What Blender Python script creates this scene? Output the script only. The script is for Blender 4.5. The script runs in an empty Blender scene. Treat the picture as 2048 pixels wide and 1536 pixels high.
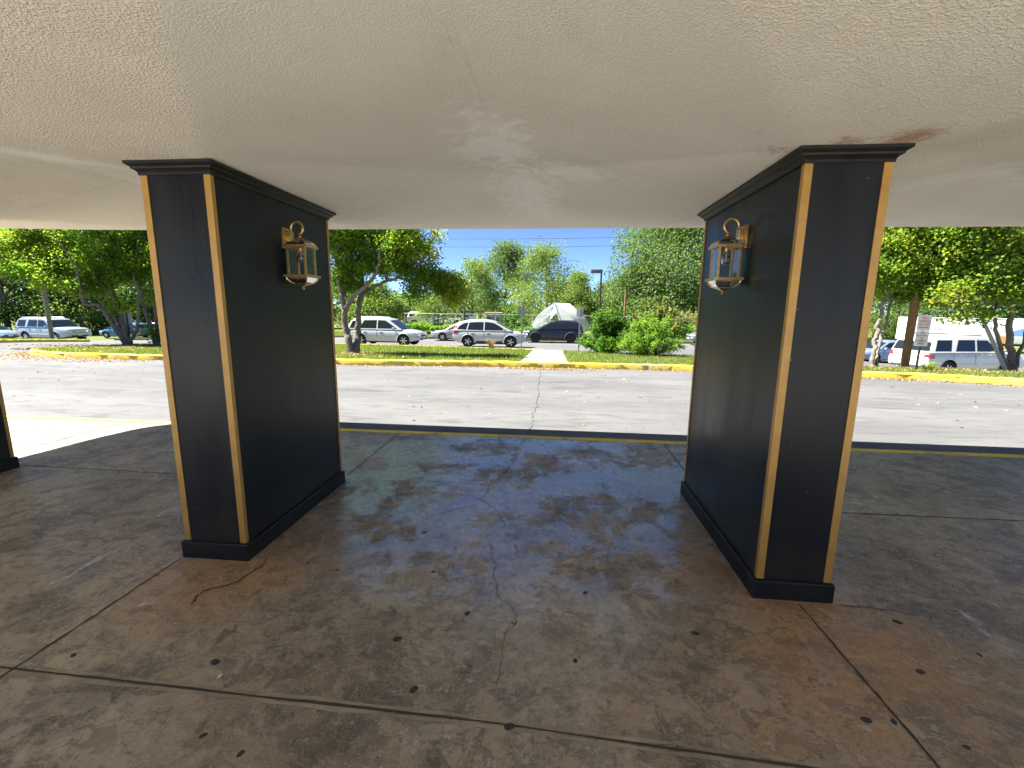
import bpy, bmesh, math, random
import numpy as np
from mathutils import Vector, Matrix

C = bpy.context.scene.collection
SC = bpy.context.scene
R = math.radians
rng = np.random.default_rng(7)
random.seed(7)

# ------------------------------------------------------------------ camera
FPX = 878.0                      # focal length in pixels of the 2048 px wide photo
EYE = 1.65
_d1 = np.array([85.0, -151.0, FPX]); _d2 = np.array([-63.0, 5089.0, FPX])
_Y = _d1 / np.linalg.norm(_d1)
_D = _d2 - _Y * (_d2 @ _Y); _D /= np.linalg.norm(_D)
_X = np.cross(_D, _Y)
ROT = np.stack([_X, _Y, -_D])    # rows: world axes seen from the camera (x right, y down, z forward)
cam = bpy.data.cameras.new('camera'); cam_ob = bpy.data.objects.new('camera', cam); C.objects.link(cam_ob)
cam.sensor_width = 36.0; cam.lens = FPX / 2048 * 36.0
cam.clip_start = 0.05; cam.clip_end = 3000
m = np.eye(4); m[:3, 0] = ROT[:, 0]; m[:3, 1] = -ROT[:, 1]; m[:3, 2] = -ROT[:, 2]; m[:3, 3] = (0, 0, EYE)
cam_ob.matrix_world = Matrix([list(r) for r in m])
SC.camera = cam_ob

# ------------------------------------------------------------------ light
SUN_EL = R(54); SUN_DIR = Vector((-math.cos(SUN_EL), 0.05 * math.cos(SUN_EL), math.sin(SUN_EL)))
w = bpy.data.worlds.new('World'); SC.world = w; w.use_nodes = True
nt = w.node_tree; bg = nt.nodes['Background']
sky = nt.nodes.new('ShaderNodeTexSky'); sky.sky_type = 'NISHITA'; sky.sun_disc = False
sky.sun_elevation = SUN_EL; sky.sun_rotation = R(-87); sky.air_density = 0.32; sky.dust_density = 0.0; sky.ozone_density = 5.0
nt.links.new(sky.outputs[0], bg.inputs[0]); bg.inputs[1].default_value = 0.052
sl = bpy.data.lights.new('sun', 'SUN'); sl.energy = 4.1; sl.angle = R(0.5); sl.color = (1.0, 0.965, 0.90)
so = bpy.data.objects.new('sun', sl); C.objects.link(so)
so.rotation_euler = SUN_DIR.to_track_quat('Z', 'Y').to_euler(); so.location = (-20, 0, 30)
SC.view_settings.view_transform = 'Standard'; SC.view_settings.look = 'None'
SC.view_settings.exposure = 2.6; SC.view_settings.gamma = 1.0
try:
    SC.cycles.use_denoising = True
    SC.cycles.max_bounces = 12; SC.cycles.diffuse_bounces = 6; SC.cycles.transparent_max_bounces = 12
    SC.cycles.sample_clamp_indirect = 8.0
except Exception:
    pass

# ------------------------------------------------------------------ terrain and pixel helpers
def ss(a, b, x):
    t = min(max((x - a) / (b - a), 0.0), 1.0); return t * t * (3 - 2 * t)
def H(x, y):
    z = 0.0
    if y > 12.3: z -= 0.05 * (min(y, 28) - 12.3)
    if y > 28: z -= 0.03 * (min(y, 34.5) - 28)
    if y > 1: z -= 0.78 * ss(0.5, 0.72, x / y) * ss(13.5, 18, y)
    z -= 0.8 * ss(-15, -45, x) * ss(14, 40, y)
    return z
def ray(px, py):
    return ROT @ np.array([px - 1024.0, py - 768.0, FPX])
def at(px, py, d):
    """the point that the pixel shows at axis depth d"""
    return Vector(ray(px, py) / FPX * d + np.array([0, 0, EYE]))
def on_x(px, py, x):
    r = ray(px, py); return Vector(r * (x / r[0]) + np.array([0, 0, EYE]))
def on_z(px, py, z=0.0):
    r = ray(px, py); return Vector(r * ((z - EYE) / r[2]) + np.array([0, 0, EYE]))
def foot(px, d, dz=0.0):
    """the ground point under a pixel column at axis depth d"""
    py = 690.0
    for _ in range(6):
        p = at(px, py, d); p.z = H(p.x, p.y) + dz
        c = ROT.T @ (np.array(p) - np.array([0, 0, EYE])); py = c[1] / c[2] * FPX + 768
    return p

# ------------------------------------------------------------------ object helpers
def setp(o, label=None, cat=None, group=None, kind=None):
    if label: o['label'] = label
    if cat: o['category'] = cat
    if group: o['group'] = group
    if kind: o['kind'] = kind
    return o
def thing(name, label, cat, loc=(0, 0, 0), rz=0.0, group=None):
    o = bpy.data.objects.new(name, None); C.objects.link(o)
    o.empty_display_size = 0.2
    o.location = loc; o.rotation_euler = (0, 0, rz)
    return setp(o, label, cat, group)
def mesh_obj(name, verts, faces, mats, parent=None, smooth=False, angle=None, fmat=None):
    me = bpy.data.meshes.new(name)
    me.from_pydata([tuple(v) for v in verts], [], faces)
    if not isinstance(mats, (list, tuple)): mats = [mats]
    for mm in mats: me.materials.append(mm)
    if fmat is not None: me.polygons.foreach_set('material_index', fmat)
    if smooth:
        me.polygons.foreach_set('use_smooth', [True] * len(me.polygons))
        if angle: me.set_sharp_from_angle(angle=R(angle))
    me.update()
    o = bpy.data.objects.new(name, me); C.objects.link(o)
    if parent: o.parent = parent
    return o
class MB:
    """collects shapes into one mesh"""
    def __init__(s): s.v = []; s.f = []; s.mi = []
    def add(s, v, f, mi=0):
        n = len(s.v); s.v += [tuple(p) for p in v]; s.f += [[i + n for i in q] for q in f]; s.mi += [mi] * len(f)
    def box(s, a, b, mi=0, M=None, bev=0.0):
        x0, y0, z0 = a; x1, y1, z1 = b
        if bev > 0:
            bm = bmesh.new(); bmesh.ops.create_cube(bm, size=1.0)
            for v in bm.verts: v.co = Vector(((x0 + x1) / 2 + v.co.x * (x1 - x0), (y0 + y1) / 2 + v.co.y * (y1 - y0), (z0 + z1) / 2 + v.co.z * (z1 - z0)))
            bmesh.ops.bevel(bm, geom=bm.edges[:], offset=bev, segments=2, affect='EDGES', profile=0.6)
            bm.verts.ensure_lookup_table()
            v = [p.co.copy() for p in bm.verts]; f = [[q.index for q in fc.verts] for fc in bm.faces]; bm.free()
        else:
            v = [Vector(p) for p in ((x0, y0, z0), (x1, y0, z0), (x1, y1, z0), (x0, y1, z0), (x0, y0, z1), (x1, y0, z1), (x1, y1, z1), (x0, y1, z1))]
            f = [[0, 3, 2, 1], [4, 5, 6, 7], [0, 1, 5, 4], [1, 2, 6, 5], [2, 3, 7, 6], [3, 0, 4, 7]]
        if M is not None: v = [M @ p for p in v]
        s.add(v, f, mi)
    def tube(s, pts, radii, n=8, mi=0, caps=True):
        pts = [Vector(p) for p in pts]
        if not hasattr(radii, '__len__'): radii = [radii] * len(pts)
        up = Vector((0.13, 0.31, 0.94)).normalized(); rings = []
        for i, p in enumerate(pts):
            t = (pts[min(i + 1, len(pts) - 1)] - pts[max(i - 1, 0)])
            t = t.normalized() if t.length > 1e-9 else Vector((0, 0, 1))
            a = t.cross(up)
            if a.length < 0.05: a = t.cross(Vector((1, 0, 0)))
            a.normalize(); b = t.cross(a)
            if rings:
                # keep the frame turning smoothly
                pa = rings[-1][1]; a = (pa - t * pa.dot(t))
                a = a.normalized() if a.length > 1e-6 else t.cross(up).normalized(); b = t.cross(a)
            rings.append((p, a, b, radii[i]))
        v = []; f = []
        for (p, a, b, r) in rings:
            for k in range(n):
                th = 2 * math.pi * k / n; v.append(p + a * (r * math.cos(th)) + b * (r * math.sin(th)))
        for i in range(len(rings) - 1):
            for k in range(n):
                f.append([i * n + k, i * n + (k + 1) % n, (i + 1) * n + (k + 1) % n, (i + 1) * n + k])
        if caps: f.append(list(range(n))[::-1]); f.append([(len(rings) - 1) * n + k for k in range(n)])
        s.add(v, f, mi)
    def lathe(s, prof, n=20, mi=0, M=None, caps=True):
        """prof: (r, z) pairs turned round z"""
        v = []; f = []
        for (r, z) in prof:
            for k in range(n):
                th = 2 * math.pi * k / n; p = Vector((r * math.cos(th), r * math.sin(th), z)); v.append(M @ p if M is not None else p)
        for i in range(len(prof) - 1):
            for k in range(n): f.append([i * n + k, i * n + (k + 1) % n, (i + 1) * n + (k + 1) % n, (i + 1) * n + k])
        if caps: f.append(list(range(n))[::-1]); f.append([(len(prof) - 1) * n + k for k in range(n)])
        s.add(v, f, mi)
    def build(s, name, mats, parent=None, smooth=False, angle=35):
        return mesh_obj(name, s.v, s.f, mats, parent, smooth, angle, s.mi)
def smooth_line(pts, n=6):
    """Catmull-Rom through points of any dimension"""
    P = [np.array(p, float) for p in pts]; out = []
    for i in range(len(P) - 1):
        p0 = P[max(i - 1, 0)]; p1 = P[i]; p2 = P[i + 1]; p3 = P[min(i + 2, len(P) - 1)]
        for k in range(n):
            t = k / n
            out.append(0.5 * ((2 * p1) + (-p0 + p2) * t + (2 * p0 - 5 * p1 + 4 * p2 - p3) * t * t + (-p0 + 3 * p1 - 3 * p2 + p3) * t ** 3))
    out.append(P[-1]); return out

def resample(P, n):
    P = np.array(P); s = np.concatenate([[0], np.cumsum(np.linalg.norm(np.diff(P, axis=0), axis=1))]); t = np.linspace(0, s[-1], n)
    return np.stack([np.interp(t, s, P[:, 0]), np.interp(t, s, P[:, 1])], 1)

# ------------------------------------------------------------------ materials
def mat(name, col, rough=0.6, metal=0.0, spec=0.5, coat=0.0, noise=None, bump=None, trans=None, alpha=None):
    """noise: (scale, amount, second colour) ; bump: (scale, strength, distance)"""
    ma = bpy.data.materials.new(name); ma.use_nodes = True; n = ma.node_tree; p = n.nodes['Principled BSDF']
    p.inputs['Base Color'].default_value = (*col, 1); p.inputs['Roughness'].default_value = rough
    p.inputs['Metallic'].default_value = metal; p.inputs['Specular IOR Level'].default_value = spec
    p.inputs['Coat Weight'].default_value = coat
    if coat: p.inputs['Coat Roughness'].default_value = 0.06
    tc = n.nodes.new('ShaderNodeTexCoord')
    if noise:
        t = n.nodes.new('ShaderNodeTexNoise'); t.inputs['Scale'].default_value = noise[0]; t.inputs['Detail'].default_value = 8; t.inputs['Roughness'].default_value = 0.65
        n.links.new(tc.outputs['Object'], t.inputs['Vector'])
        mr = n.nodes.new('ShaderNodeMapRange'); mr.inputs[1].default_value = 0.35; mr.inputs[2].default_value = 0.68; mr.inputs[3].default_value = 0; mr.inputs[4].default_value = noise[1]
        n.links.new(t.outputs[0], mr.inputs[0])
        mx = n.nodes.new('ShaderNodeMix'); mx.data_type = 'RGBA'
        mx.inputs[6].default_value = (*col, 1); mx.inputs[7].default_value = (*noise[2], 1)
        n.links.new(mr.outputs[0], mx.inputs[0]); n.links.new(mx.outputs[2], p.inputs['Base Color'])
    if bump:
        t = n.nodes.new('ShaderNodeTexNoise'); t.inputs['Scale'].default_value = bump[0]; t.inputs['Detail'].default_value = 6
        n.links.new(tc.outputs['Object'], t.inputs['Vector'])
        b = n.nodes.new('ShaderNodeBump'); b.inputs['Strength'].default_value = bump[1]; b.inputs['Distance'].default_value = bump[2]
        n.links.new(t.outputs[0], b.inputs['Height']); n.links.new(b.outputs[0], p.inputs['Normal'])
    if trans: p.inputs['Transmission Weight'].default_value = trans
    return ma
class NG:
    """short-hand for building a node tree"""
    def __init__(s, name):
        s.m = bpy.data.materials.new(name); s.m.use_nodes = True; s.n = s.m.node_tree
        s.p = s.n.nodes['Principled BSDF']; s.tc = s.n.nodes.new('ShaderNodeTexCoord')
        s.pos = s.n.nodes.new('ShaderNodeNewGeometry').outputs['Position']
    def link(s, a, b): s.n.links.new(a, b)
    def noise(s, scale, detail=6, rough=0.6, vec=None, dist=0.0):
        t = s.n.nodes.new('ShaderNodeTexNoise'); t.inputs['Scale'].default_value = scale; t.inputs['Detail'].default_value = detail
        t.inputs['Roughness'].default_value = rough; t.inputs['Distortion'].default_value = dist
        s.link(vec if vec is not None else s.pos, t.inputs['Vector']); return t.outputs[0]
    def vor(s, scale, feat='F1', vec=None):
        t = s.n.nodes.new('ShaderNodeTexVoronoi'); t.feature = feat; t.inputs['Scale'].default_value = scale
        s.link(vec if vec is not None else s.pos, t.inputs['Vector']); return t.outputs['Distance']
    def mapv(s, v, scale=(1, 1, 1), loc=(0, 0, 0)):
        t = s.n.nodes.new('ShaderNodeMapping'); t.inputs['Scale'].default_value = scale; t.inputs['Location'].default_value = loc
        s.link(v, t.inputs['Vector']); return t.outputs[0]
    def rng(s, v, a, b, c=0.0, d=1.0):
        t = s.n.nodes.new('ShaderNodeMapRange'); t.interpolation_type = 'SMOOTHSTEP'
        for i, q in enumerate((a, b, c, d)): t.inputs[i + 1].default_value = q
        s.link(v, t.inputs[0]); return t.outputs[0]
    def math(s, op, a, b=None):
        t = s.n.nodes.new('ShaderNodeMath'); t.operation = op
        for i, q in enumerate((a, b)):
            if q is None: continue
            if isinstance(q, (int, float)): t.inputs[i].default_value = q
            else: s.link(q, t.inputs[i])
        return t.outputs[0]
    def mix(s, f, a, b):
        t = s.n.nodes.new('ShaderNodeMix'); t.data_type = 'RGBA'
        for i, q in ((0, f), (6, a), (7, b)):
            if isinstance(q, (int, float)): t.inputs[i].default_value = q
            elif isinstance(q, tuple): t.inputs[i].default_value = (*q, 1)
            else: s.link(q, t.inputs[i])
        return t.outputs[2]
    def dist(s, x, y, z=None):
        t = s.n.nodes.new('ShaderNodeVectorMath'); t.operation = 'DISTANCE'; t.inputs[1].default_value = (x, y, 0 if z is None else z)
        s.link(s.pos, t.inputs[0]); return t.outputs['Value']
    def bump(s, h, strength, distance):
        b = s.n.nodes.new('ShaderNodeBump'); b.inputs['Strength'].default_value = strength; b.inputs['Distance'].default_value = distance
        s.link(h, b.inputs['Height']); s.link(b.outputs[0], s.p.inputs['Normal']); return b
    def set(s, **k):
        for q, v in k.items():
            q = {'col': 'Base Color', 'rough': 'Roughness', 'spec': 'Specular IOR Level', 'metal': 'Metallic'}[q]
            if isinstance(v, tuple): s.p.inputs[q].default_value = (*v, 1)
            elif isinstance(v, (int, float)): s.p.inputs[q].default_value = v
            else: s.link(v, s.p.inputs[q])

def m_floor():
    g = NG('stained_concrete')
    n1 = g.noise(0.55, 8, 0.62, dist=0.6); n2 = g.noise(2.3, 10, 0.7, dist=0.4); n3 = g.noise(14, 8, 0.7); n4 = g.noise(90, 4, 0.6)
    col = g.mix(g.rng(n1, 0.36, 0.66), (0.21, 0.168, 0.112), (0.41, 0.34, 0.235))
    col = g.mix(g.math('MULTIPLY', g.rng(n2, 0.47, 0.62), 0.8), col, (0.095, 0.078, 0.055))
    n5 = g.noise(3.7, 9, 0.7, g.mapv(g.pos, loc=(13, 4, 0)), 0.8)
    col = g.mix(g.math('MULTIPLY', g.rng(n5, 0.54, 0.66), 0.6), col, (0.42, 0.345, 0.26))
    col = g.mix(g.math('MULTIPLY', g.rng(n3, 0.52, 0.72), 0.5), col, (0.125, 0.10, 0.075))
    col = g.mix(g.math('MULTIPLY', g.rng(n4, 0.5, 0.68), 0.5), col, (0.46, 0.39, 0.29))
    # rust run-off at the feet of the pillars
    for (x, y, r, a) in ((1.42, 2.1, 0.85, 0.7), (-2.05, 2.25, 0.65, 0.6), (1.1, 2.6, 0.5, 0.35), (-1.75, 2.6, 0.5, 0.4), (0.6, 1.6, 0.4, 0.25)):
        d = g.math('ADD', g.dist(x, y), g.math('MULTIPLY', g.math('SUBTRACT', n2, 0.5), 1.3))
        col = g.mix(g.math('MULTIPLY', g.rng(d, r, r * 0.25), a), col, (0.37, 0.205, 0.085))
    # flaked skin: plates of lifted sealer with dark torn edges
    def plates(scale, loc, t, tone, amt):
        nonlocal col, h
        q = g.noise(scale, 11, 0.68, g.mapv(g.pos, scale=(1, 1.35, 1), loc=loc), 0.35)
        inside = g.rng(q, t, t + 0.012); edge = g.math('MULTIPLY', g.rng(q, t - 0.012, t), g.rng(q, t + 0.012, t))
        zone = g.rng(g.noise(0.9, 4, 0.5, g.mapv(g.pos, loc=(loc[1], loc[0], 0))), 0.36, 0.50)
        col = g.mix(g.math('MULTIPLY', g.math('MULTIPLY', inside, zone), amt), col, tone)
        col = g.mix(g.math('MULTIPLY', g.math('MULTIPLY', edge, zone), 0.6), col, (0.05, 0.042, 0.034))
        h = g.math('ADD', h, g.math('MULTIPLY', g.math('MULTIPLY', inside, zone), 0.5))
    n6 = g.noise(24, 12, 0.85); col = g.mix(g.math('MULTIPLY', g.rng(n6, 0.52, 0.61), 0.6), col, (0.10, 0.082, 0.06)); col = g.mix(g.math('MULTIPLY', g.rng(n6, 0.47, 0.38), 0.5), col, (0.47, 0.40, 0.31))
    h = g.math('ADD', g.math('MULTIPLY', n3, 0.5), g.math('MULTIPLY', n4, 0.25))
    plates(3.1, (3, 7, 0), 0.53, (0.36, 0.30, 0.225), 0.4)
    plates(6.8, (11, 2, 0), 0.55, (0.13, 0.104, 0.076), 0.5)
    plates(11.5, (5, 15, 0), 0.585, (0.46, 0.39, 0.30), 0.45)
    sp = g.rng(g.vor(38, vec=g.mapv(g.pos, scale=(1, 1, 0))), 0.10, 0.05)
    col = g.mix(g.math('MULTIPLY', sp, g.math('MULTIPLY', g.rng(n2, 0.5, 0.6), 0.8)), col, (0.55, 0.50, 0.42))
    dk = g.rng(g.noise(6.5, 8, 0.72, g.mapv(g.pos, scale=(1.6, 0.8, 1), loc=(1, 3, 0)), 0.5), 0.57, 0.66)
    col = g.mix(g.math('MULTIPLY', dk, 0.6), col, (0.07, 0.058, 0.045))
    # sealed, still shiny patches in the middle of the bay and a few streaks beside it
    p1 = g.math('ADD', g.math('MULTIPLY', g.noise(1.5, 3, 0.5, g.mapv(g.pos, loc=(3.1, 8.2, 0))), 0.45), g.math('MULTIPLY', g.noise(6.0, 12, 0.78, g.mapv(g.pos, scale=(1, 0.8, 1), loc=(1.1, 2.2, 0)), 0.3), 0.55))
    patch = g.rng(p1, 0.44, 0.53)
    ax = g.math('SUBTRACT', 1.0, g.rng(g.dist(-0.3, 4.0), 1.4, 2.9))
    streak = g.rng(g.noise(3.0, 8, 0.65, g.mapv(g.pos, scale=(2.2, 0.8, 1), loc=(5, 1, 0))), 0.60, 0.66)
    patch = g.math('MAXIMUM', g.math('MULTIPLY', patch, g.math('ADD', g.math('MULTIPLY', ax, 0.85), 0.12)), g.math('MULTIPLY', streak, 0.8))
    rough = g.math('ADD', g.rng(patch, 0, 1, 0.60, 0.36), g.math('MULTIPLY', g.math('SUBTRACT', n3, 0.5), 0.25))
    g.set(col=col, rough=rough, spec=0.5)
    g.link(patch, g.p.inputs['Coat Weight']); g.p.inputs['Coat IOR'].default_value = 2.3; g.link(g.rng(n3, 0.3, 0.7, 0.14, 0.34), g.p.inputs['Coat Roughness'])
    g.bump(h, 0.5, 0.007)
    return g.m
def m_asphalt():
    g = NG('weathered_asphalt')
    n1 = g.noise(0.35, 6, 0.6, g.mapv(g.pos, scale=(0.5, 1.6, 1))); n2 = g.noise(3.0, 6, 0.6, g.mapv(g.pos, scale=(0.6, 2.2, 1))); n3 = g.noise(70, 4, 0.7)
    v = g.vor(160); n5 = g.noise(1.1, 8, 0.7, g.mapv(g.pos, scale=(0.45, 1.8, 1), loc=(4, 9, 0)), 0.6)
    col = g.mix(g.rng(n1, 0.35, 0.65), (0.088, 0.088, 0.088), (0.125, 0.124, 0.122))
    col = g.mix(g.math('MULTIPLY', g.rng(n2, 0.5, 0.7), 0.7), col, (0.062, 0.062, 0.063))
    col = g.mix(g.math('MULTIPLY', g.rng(n3, 0.5, 0.68), 0.55), col, (0.19, 0.186, 0.18))
    col = g.mix(g.math('MULTIPLY', g.rng(n5, 0.54, 0.63), 0.55), col, (0.058, 0.058, 0.06)); col = g.mix(g.math('MULTIPLY', g.rng(n5, 0.42, 0.34), 0.45), col, (0.17, 0.168, 0.165))
    col = g.mix(g.math('MULTIPLY', g.rng(v, 0.5, 0.2), 0.25), col, (0.07, 0.068, 0.066))
    g.set(col=col, rough=0.86, spec=0.3)
    g.bump(g.math('ADD', n3, v), 0.4, 0.006)
    return g.m
def m_ceiling():
    g = NG('textured_plaster')
    n1 = g.noise(0.8, 6, 0.6); n2 = g.noise(6, 6, 0.65); v = g.noise(115, 3, 0.55); v2 = g.noise(250, 2, 0.5)
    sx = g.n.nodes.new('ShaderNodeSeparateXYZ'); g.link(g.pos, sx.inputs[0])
    # the middle bay is smoother and greyer, edge along the folds
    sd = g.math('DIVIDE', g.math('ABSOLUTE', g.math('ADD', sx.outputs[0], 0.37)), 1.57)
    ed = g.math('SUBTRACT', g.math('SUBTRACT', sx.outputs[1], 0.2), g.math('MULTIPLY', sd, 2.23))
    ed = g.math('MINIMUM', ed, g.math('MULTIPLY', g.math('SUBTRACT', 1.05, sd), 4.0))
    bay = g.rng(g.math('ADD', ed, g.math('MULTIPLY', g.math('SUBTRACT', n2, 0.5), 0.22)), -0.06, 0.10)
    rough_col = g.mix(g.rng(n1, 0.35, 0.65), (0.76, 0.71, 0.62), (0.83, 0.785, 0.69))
    bay_col = g.mix(g.rng(n1, 0.35, 0.65), (0.70, 0.665, 0.60), (0.76, 0.725, 0.66))
    col = g.mix(bay, rough_col, bay_col)
    col = g.mix(g.math('MULTIPLY', g.rng(n2, 0.55, 0.75), 0.35), col, (0.62, 0.56, 0.47))
    col = g.mix(g.math('MULTIPLY', g.rng(v, 0.55, 0.66), 0.4), col, (0.88, 0.84, 0.76))
    col = g.mix(g.math('MULTIPLY', g.rng(v, 0.42, 0.34), 0.4), col, (0.58, 0.53, 0.45))
    # chalky efflorescence along the old leak in the middle, and left of the left pillar
    def chalk(x, y, sxx, syy, r0, r1, amt):
        nonlocal col
        q = g.mapv(g.pos, scale=(sxx, syy, 0), loc=(-x * sxx, -y * syy, 0)); t = g.n.nodes.new('ShaderNodeVectorMath'); t.operation = 'LENGTH'; g.link(q, t.inputs[0])
        e = g.math('ADD', t.outputs['Value'], g.math('MULTIPLY', g.math('SUBTRACT', g.noise(5.5, 10, 0.78, dist=0.6), 0.5), 3.2))
        col = g.mix(g.math('MULTIPLY', g.rng(e, r0 + 0.2, r1 - 0.15), amt), col, (0.93, 0.92, 0.90))
    chalk(-0.40, 3.0, 3.0, 1.1, 0.75, 0.35, 0.8); chalk(-0.30, 4.4, 2.2, 0.9, 0.75, 0.35, 0.6); chalk(0.05, 3.55, 1.5, 3.0, 0.6, 0.3, 0.6)
    chalk(-4.2, 2.75, 0.7, 2.4, 0.8, 0.4, 0.8); chalk(-3.2, 2.9, 1.2, 3.4, 0.7, 0.35, 0.7); chalk(3.0, 4.0, 0.6, 2.0, 0.6, 0.3, 0.5)
    # rust creeping from the crown of the right pillar
    for x, y, r, k in ((1.60, 2.33, 0.13, 0.8), (1.35, 2.36, 0.07, 0.6), (1.10, 2.52, 0.06, 0.5)):
        ru = g.math('ADD', g.dist(x, y, 2.44), g.math('MULTIPLY', g.math('SUBTRACT', g.noise(26, 8, 0.75), 0.5), 0.42))
        col = g.mix(g.math('MULTIPLY', g.rng(ru, r * 1.35, r * 0.05), k), col, (0.40, 0.20, 0.11))
    g.set(col=col, rough=0.9, spec=0.2)
    hh = g.math('ADD', g.math('MULTIPLY', g.rng(v, 0.4, 0.65), 1.0), g.math('MULTIPLY', v2, 0.3))
    bp = g.bump(hh, 0.7, 0.005); g.link(g.rng(bay, 0, 1, 0.85, 0.38), bp.inputs['Strength'])
    return g.m
def m_yellow():
    g = NG('worn_yellow_paint')
    n1 = g.noise(2.5, 8, 0.7); n2 = g.noise(20, 6, 0.7)
    col = g.mix(g.rng(n1, 0.4, 0.7), (0.76, 0.56, 0.06), (0.68, 0.48, 0.06))
    col = g.mix(g.rng(g.math('ADD', g.math('MULTIPLY', n1, 0.5), g.math('MULTIPLY', n2, 0.5)), 0.535, 0.60), col, (0.30, 0.27, 0.22))
    g.set(col=col, rough=0.75, spec=0.3); g.bump(n2, 0.4, 0.006)
    return g.m
def m_grass_ground():
    g = NG('lawn_turf')
    n1 = g.noise(0.6, 6, 0.6); n2 = g.noise(9, 6, 0.7)
    col = g.mix(g.rng(n1, 0.35, 0.65), (0.085, 0.12, 0.03), (0.15, 0.16, 0.05))
    col = g.mix(g.math('MULTIPLY', g.rng(n2, 0.5, 0.7), 0.6), col, (0.06, 0.085, 0.025))
    g.set(col=col, rough=0.95, spec=0.1); g.bump(n2, 0.6, 0.04)
    return g.m
def leaf_mat(name, cols, transl=0.45, rough=0.5, tcol=(1.6, 1.7, 0.7)):
    """cols: stops of the colour that a leaf's own tint picks"""
    ma = bpy.data.materials.new(name); ma.use_nodes = True; n = ma.node_tree; p = n.nodes['Principled BSDF']
    a = n.nodes.new('ShaderNodeAttribute'); a.attribute_name = 'tint'
    r = n.nodes.new('ShaderNodeValToRGB'); e = r.color_ramp.elements
    while len(e) < len(cols): e.new(0.5)
    for i, (pos, c) in enumerate(cols): e[i].position = pos; e[i].color = (*c, 1)
    n.links.new(a.outputs['Fac'], r.inputs[0]); n.links.new(r.outputs[0], p.inputs['Base Color'])
    p.inputs['Roughness'].default_value = rough; p.inputs['Specular IOR Level'].default_value = 0.15
    t = n.nodes.new('ShaderNodeBsdfTranslucent')
    br = n.nodes.new('ShaderNodeMix'); br.data_type = 'RGBA'; br.blend_type = 'MULTIPLY'; br.inputs[0].default_value = 1.0
    br.inputs[7].default_value = (*tcol, 1); n.links.new(r.outputs[0], br.inputs[6]); n.links.new(br.outputs[2], t.inputs[0])
    mx = n.nodes.new('ShaderNodeMixShader'); mx.inputs[0].default_value = transl
    n.links.new(p.outputs[0], mx.inputs[1]); n.links.new(t.outputs[0], mx.inputs[2]); n.links.new(mx.outputs[0], n.nodes['Material Output'].inputs[0])
    return ma
M = {}
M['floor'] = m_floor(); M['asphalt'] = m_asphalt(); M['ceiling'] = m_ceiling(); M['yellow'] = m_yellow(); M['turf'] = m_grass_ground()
M['stucco'] = mat('stucco_fascia', (0.55, 0.50, 0.42), 0.9, bump=(60, 0.5, 0.006))
def m_pillar():
    g = NG('satin_charcoal_paint')
    n1 = g.noise(1.6, 6, 0.6, g.mapv(g.pos, scale=(2.2, 2.2, 0.35))); n2 = g.noise(12, 6, 0.7); n3 = g.noise(4, 8, 0.75)
    col = g.mix(g.rng(n1, 0.35, 0.68), (0.007, 0.0088, 0.011), (0.013, 0.0152, 0.0178))
    sp = g.rng(g.vor(9), 0.055, 0.035); col = g.mix(g.math('MULTIPLY', sp, g.rng(n3, 0.5, 0.6)), col, (0.12, 0.11, 0.09))
    sx = g.n.nodes.new('ShaderNodeSeparateXYZ'); g.link(g.pos, sx.inputs[0])
    low = g.math('MULTIPLY', g.rng(g.math('ADD', sx.outputs[2], g.math('MULTIPLY', g.math('SUBTRACT', n3, 0.5), 0.9)), 0.42, 0.12), 0.5)
    col = g.mix(low, col, (0.032, 0.027, 0.02))
    g.set(col=col, rough=g.rng(n1, 0.3, 0.7, 0.26, 0.42), spec=0.18); g.bump(g.math('ADD', g.math('MULTIPLY', n2, 0.4), n1), 0.07, 0.004)
    return g.m
M['black'] = m_pillar()
M['blacktrim'] = mat('black_trim_paint', (0.008, 0.0085, 0.009), 0.5, spec=0.2, noise=(9, 0.7, (0.022, 0.020, 0.017)), bump=(30, 0.2, 0.003))
M['gold'] = mat('gold_paint', (0.40, 0.225, 0.045), 0.42, metal=0.2, noise=(9, 0.8, (0.29, 0.155, 0.035)), bump=(24, 0.25, 0.003))
M['brass'] = mat('brushed_brass', (0.60, 0.41, 0.17), 0.30, metal=0.85, noise=(30, 0.9, (0.36, 0.22, 0.08)))
M['joint'] = mat('dirty_joint', (0.055, 0.046, 0.036), 0.95)
M['gum'] = mat('old_gum', (0.026, 0.026, 0.028), 0.7, bump=(60, 0.5, 0.004))
M['path'] = mat('path_concrete', (0.26, 0.235, 0.195), 0.9, noise=(3, 0.8, (0.20, 0.175, 0.14)), bump=(40, 0.4, 0.006))
M['bark'] = mat('grey_bark', (0.20, 0.165, 0.13), 0.95, noise=(9, 1.0, (0.10, 0.08, 0.062)), bump=(22, 0.9, 0.03))
M['palebark'] = mat('pale_bark', (0.24, 0.21, 0.17), 0.95, noise=(7, 1.0, (0.11, 0.09, 0.07)), bump=(22, 0.9, 0.02))
M['polewood'] = mat('pole_wood', (0.27, 0.135, 0.07), 0.85, noise=(5, 0.9, (0.14, 0.07, 0.04)), bump=(25, 0.7, 0.02))
M['galv'] = mat('galvanised_steel', (0.42, 0.42, 0.42), 0.5, metal=0.5, noise=(8, 0.6, (0.33, 0.33, 0.33)))
M['darkmetal'] = mat('dark_metal', (0.05, 0.048, 0.05), 0.5, metal=0.3)
M['greymetal'] = mat('grey_sign_back', (0.28, 0.28, 0.29), 0.5, metal=0.4, noise=(6, 0.7, (0.22, 0.22, 0.22)))
M['white'] = mat('white_paint', (0.84, 0.84, 0.83), 0.5, noise=(1.5, 0.5, (0.70, 0.70, 0.69)))
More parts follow.
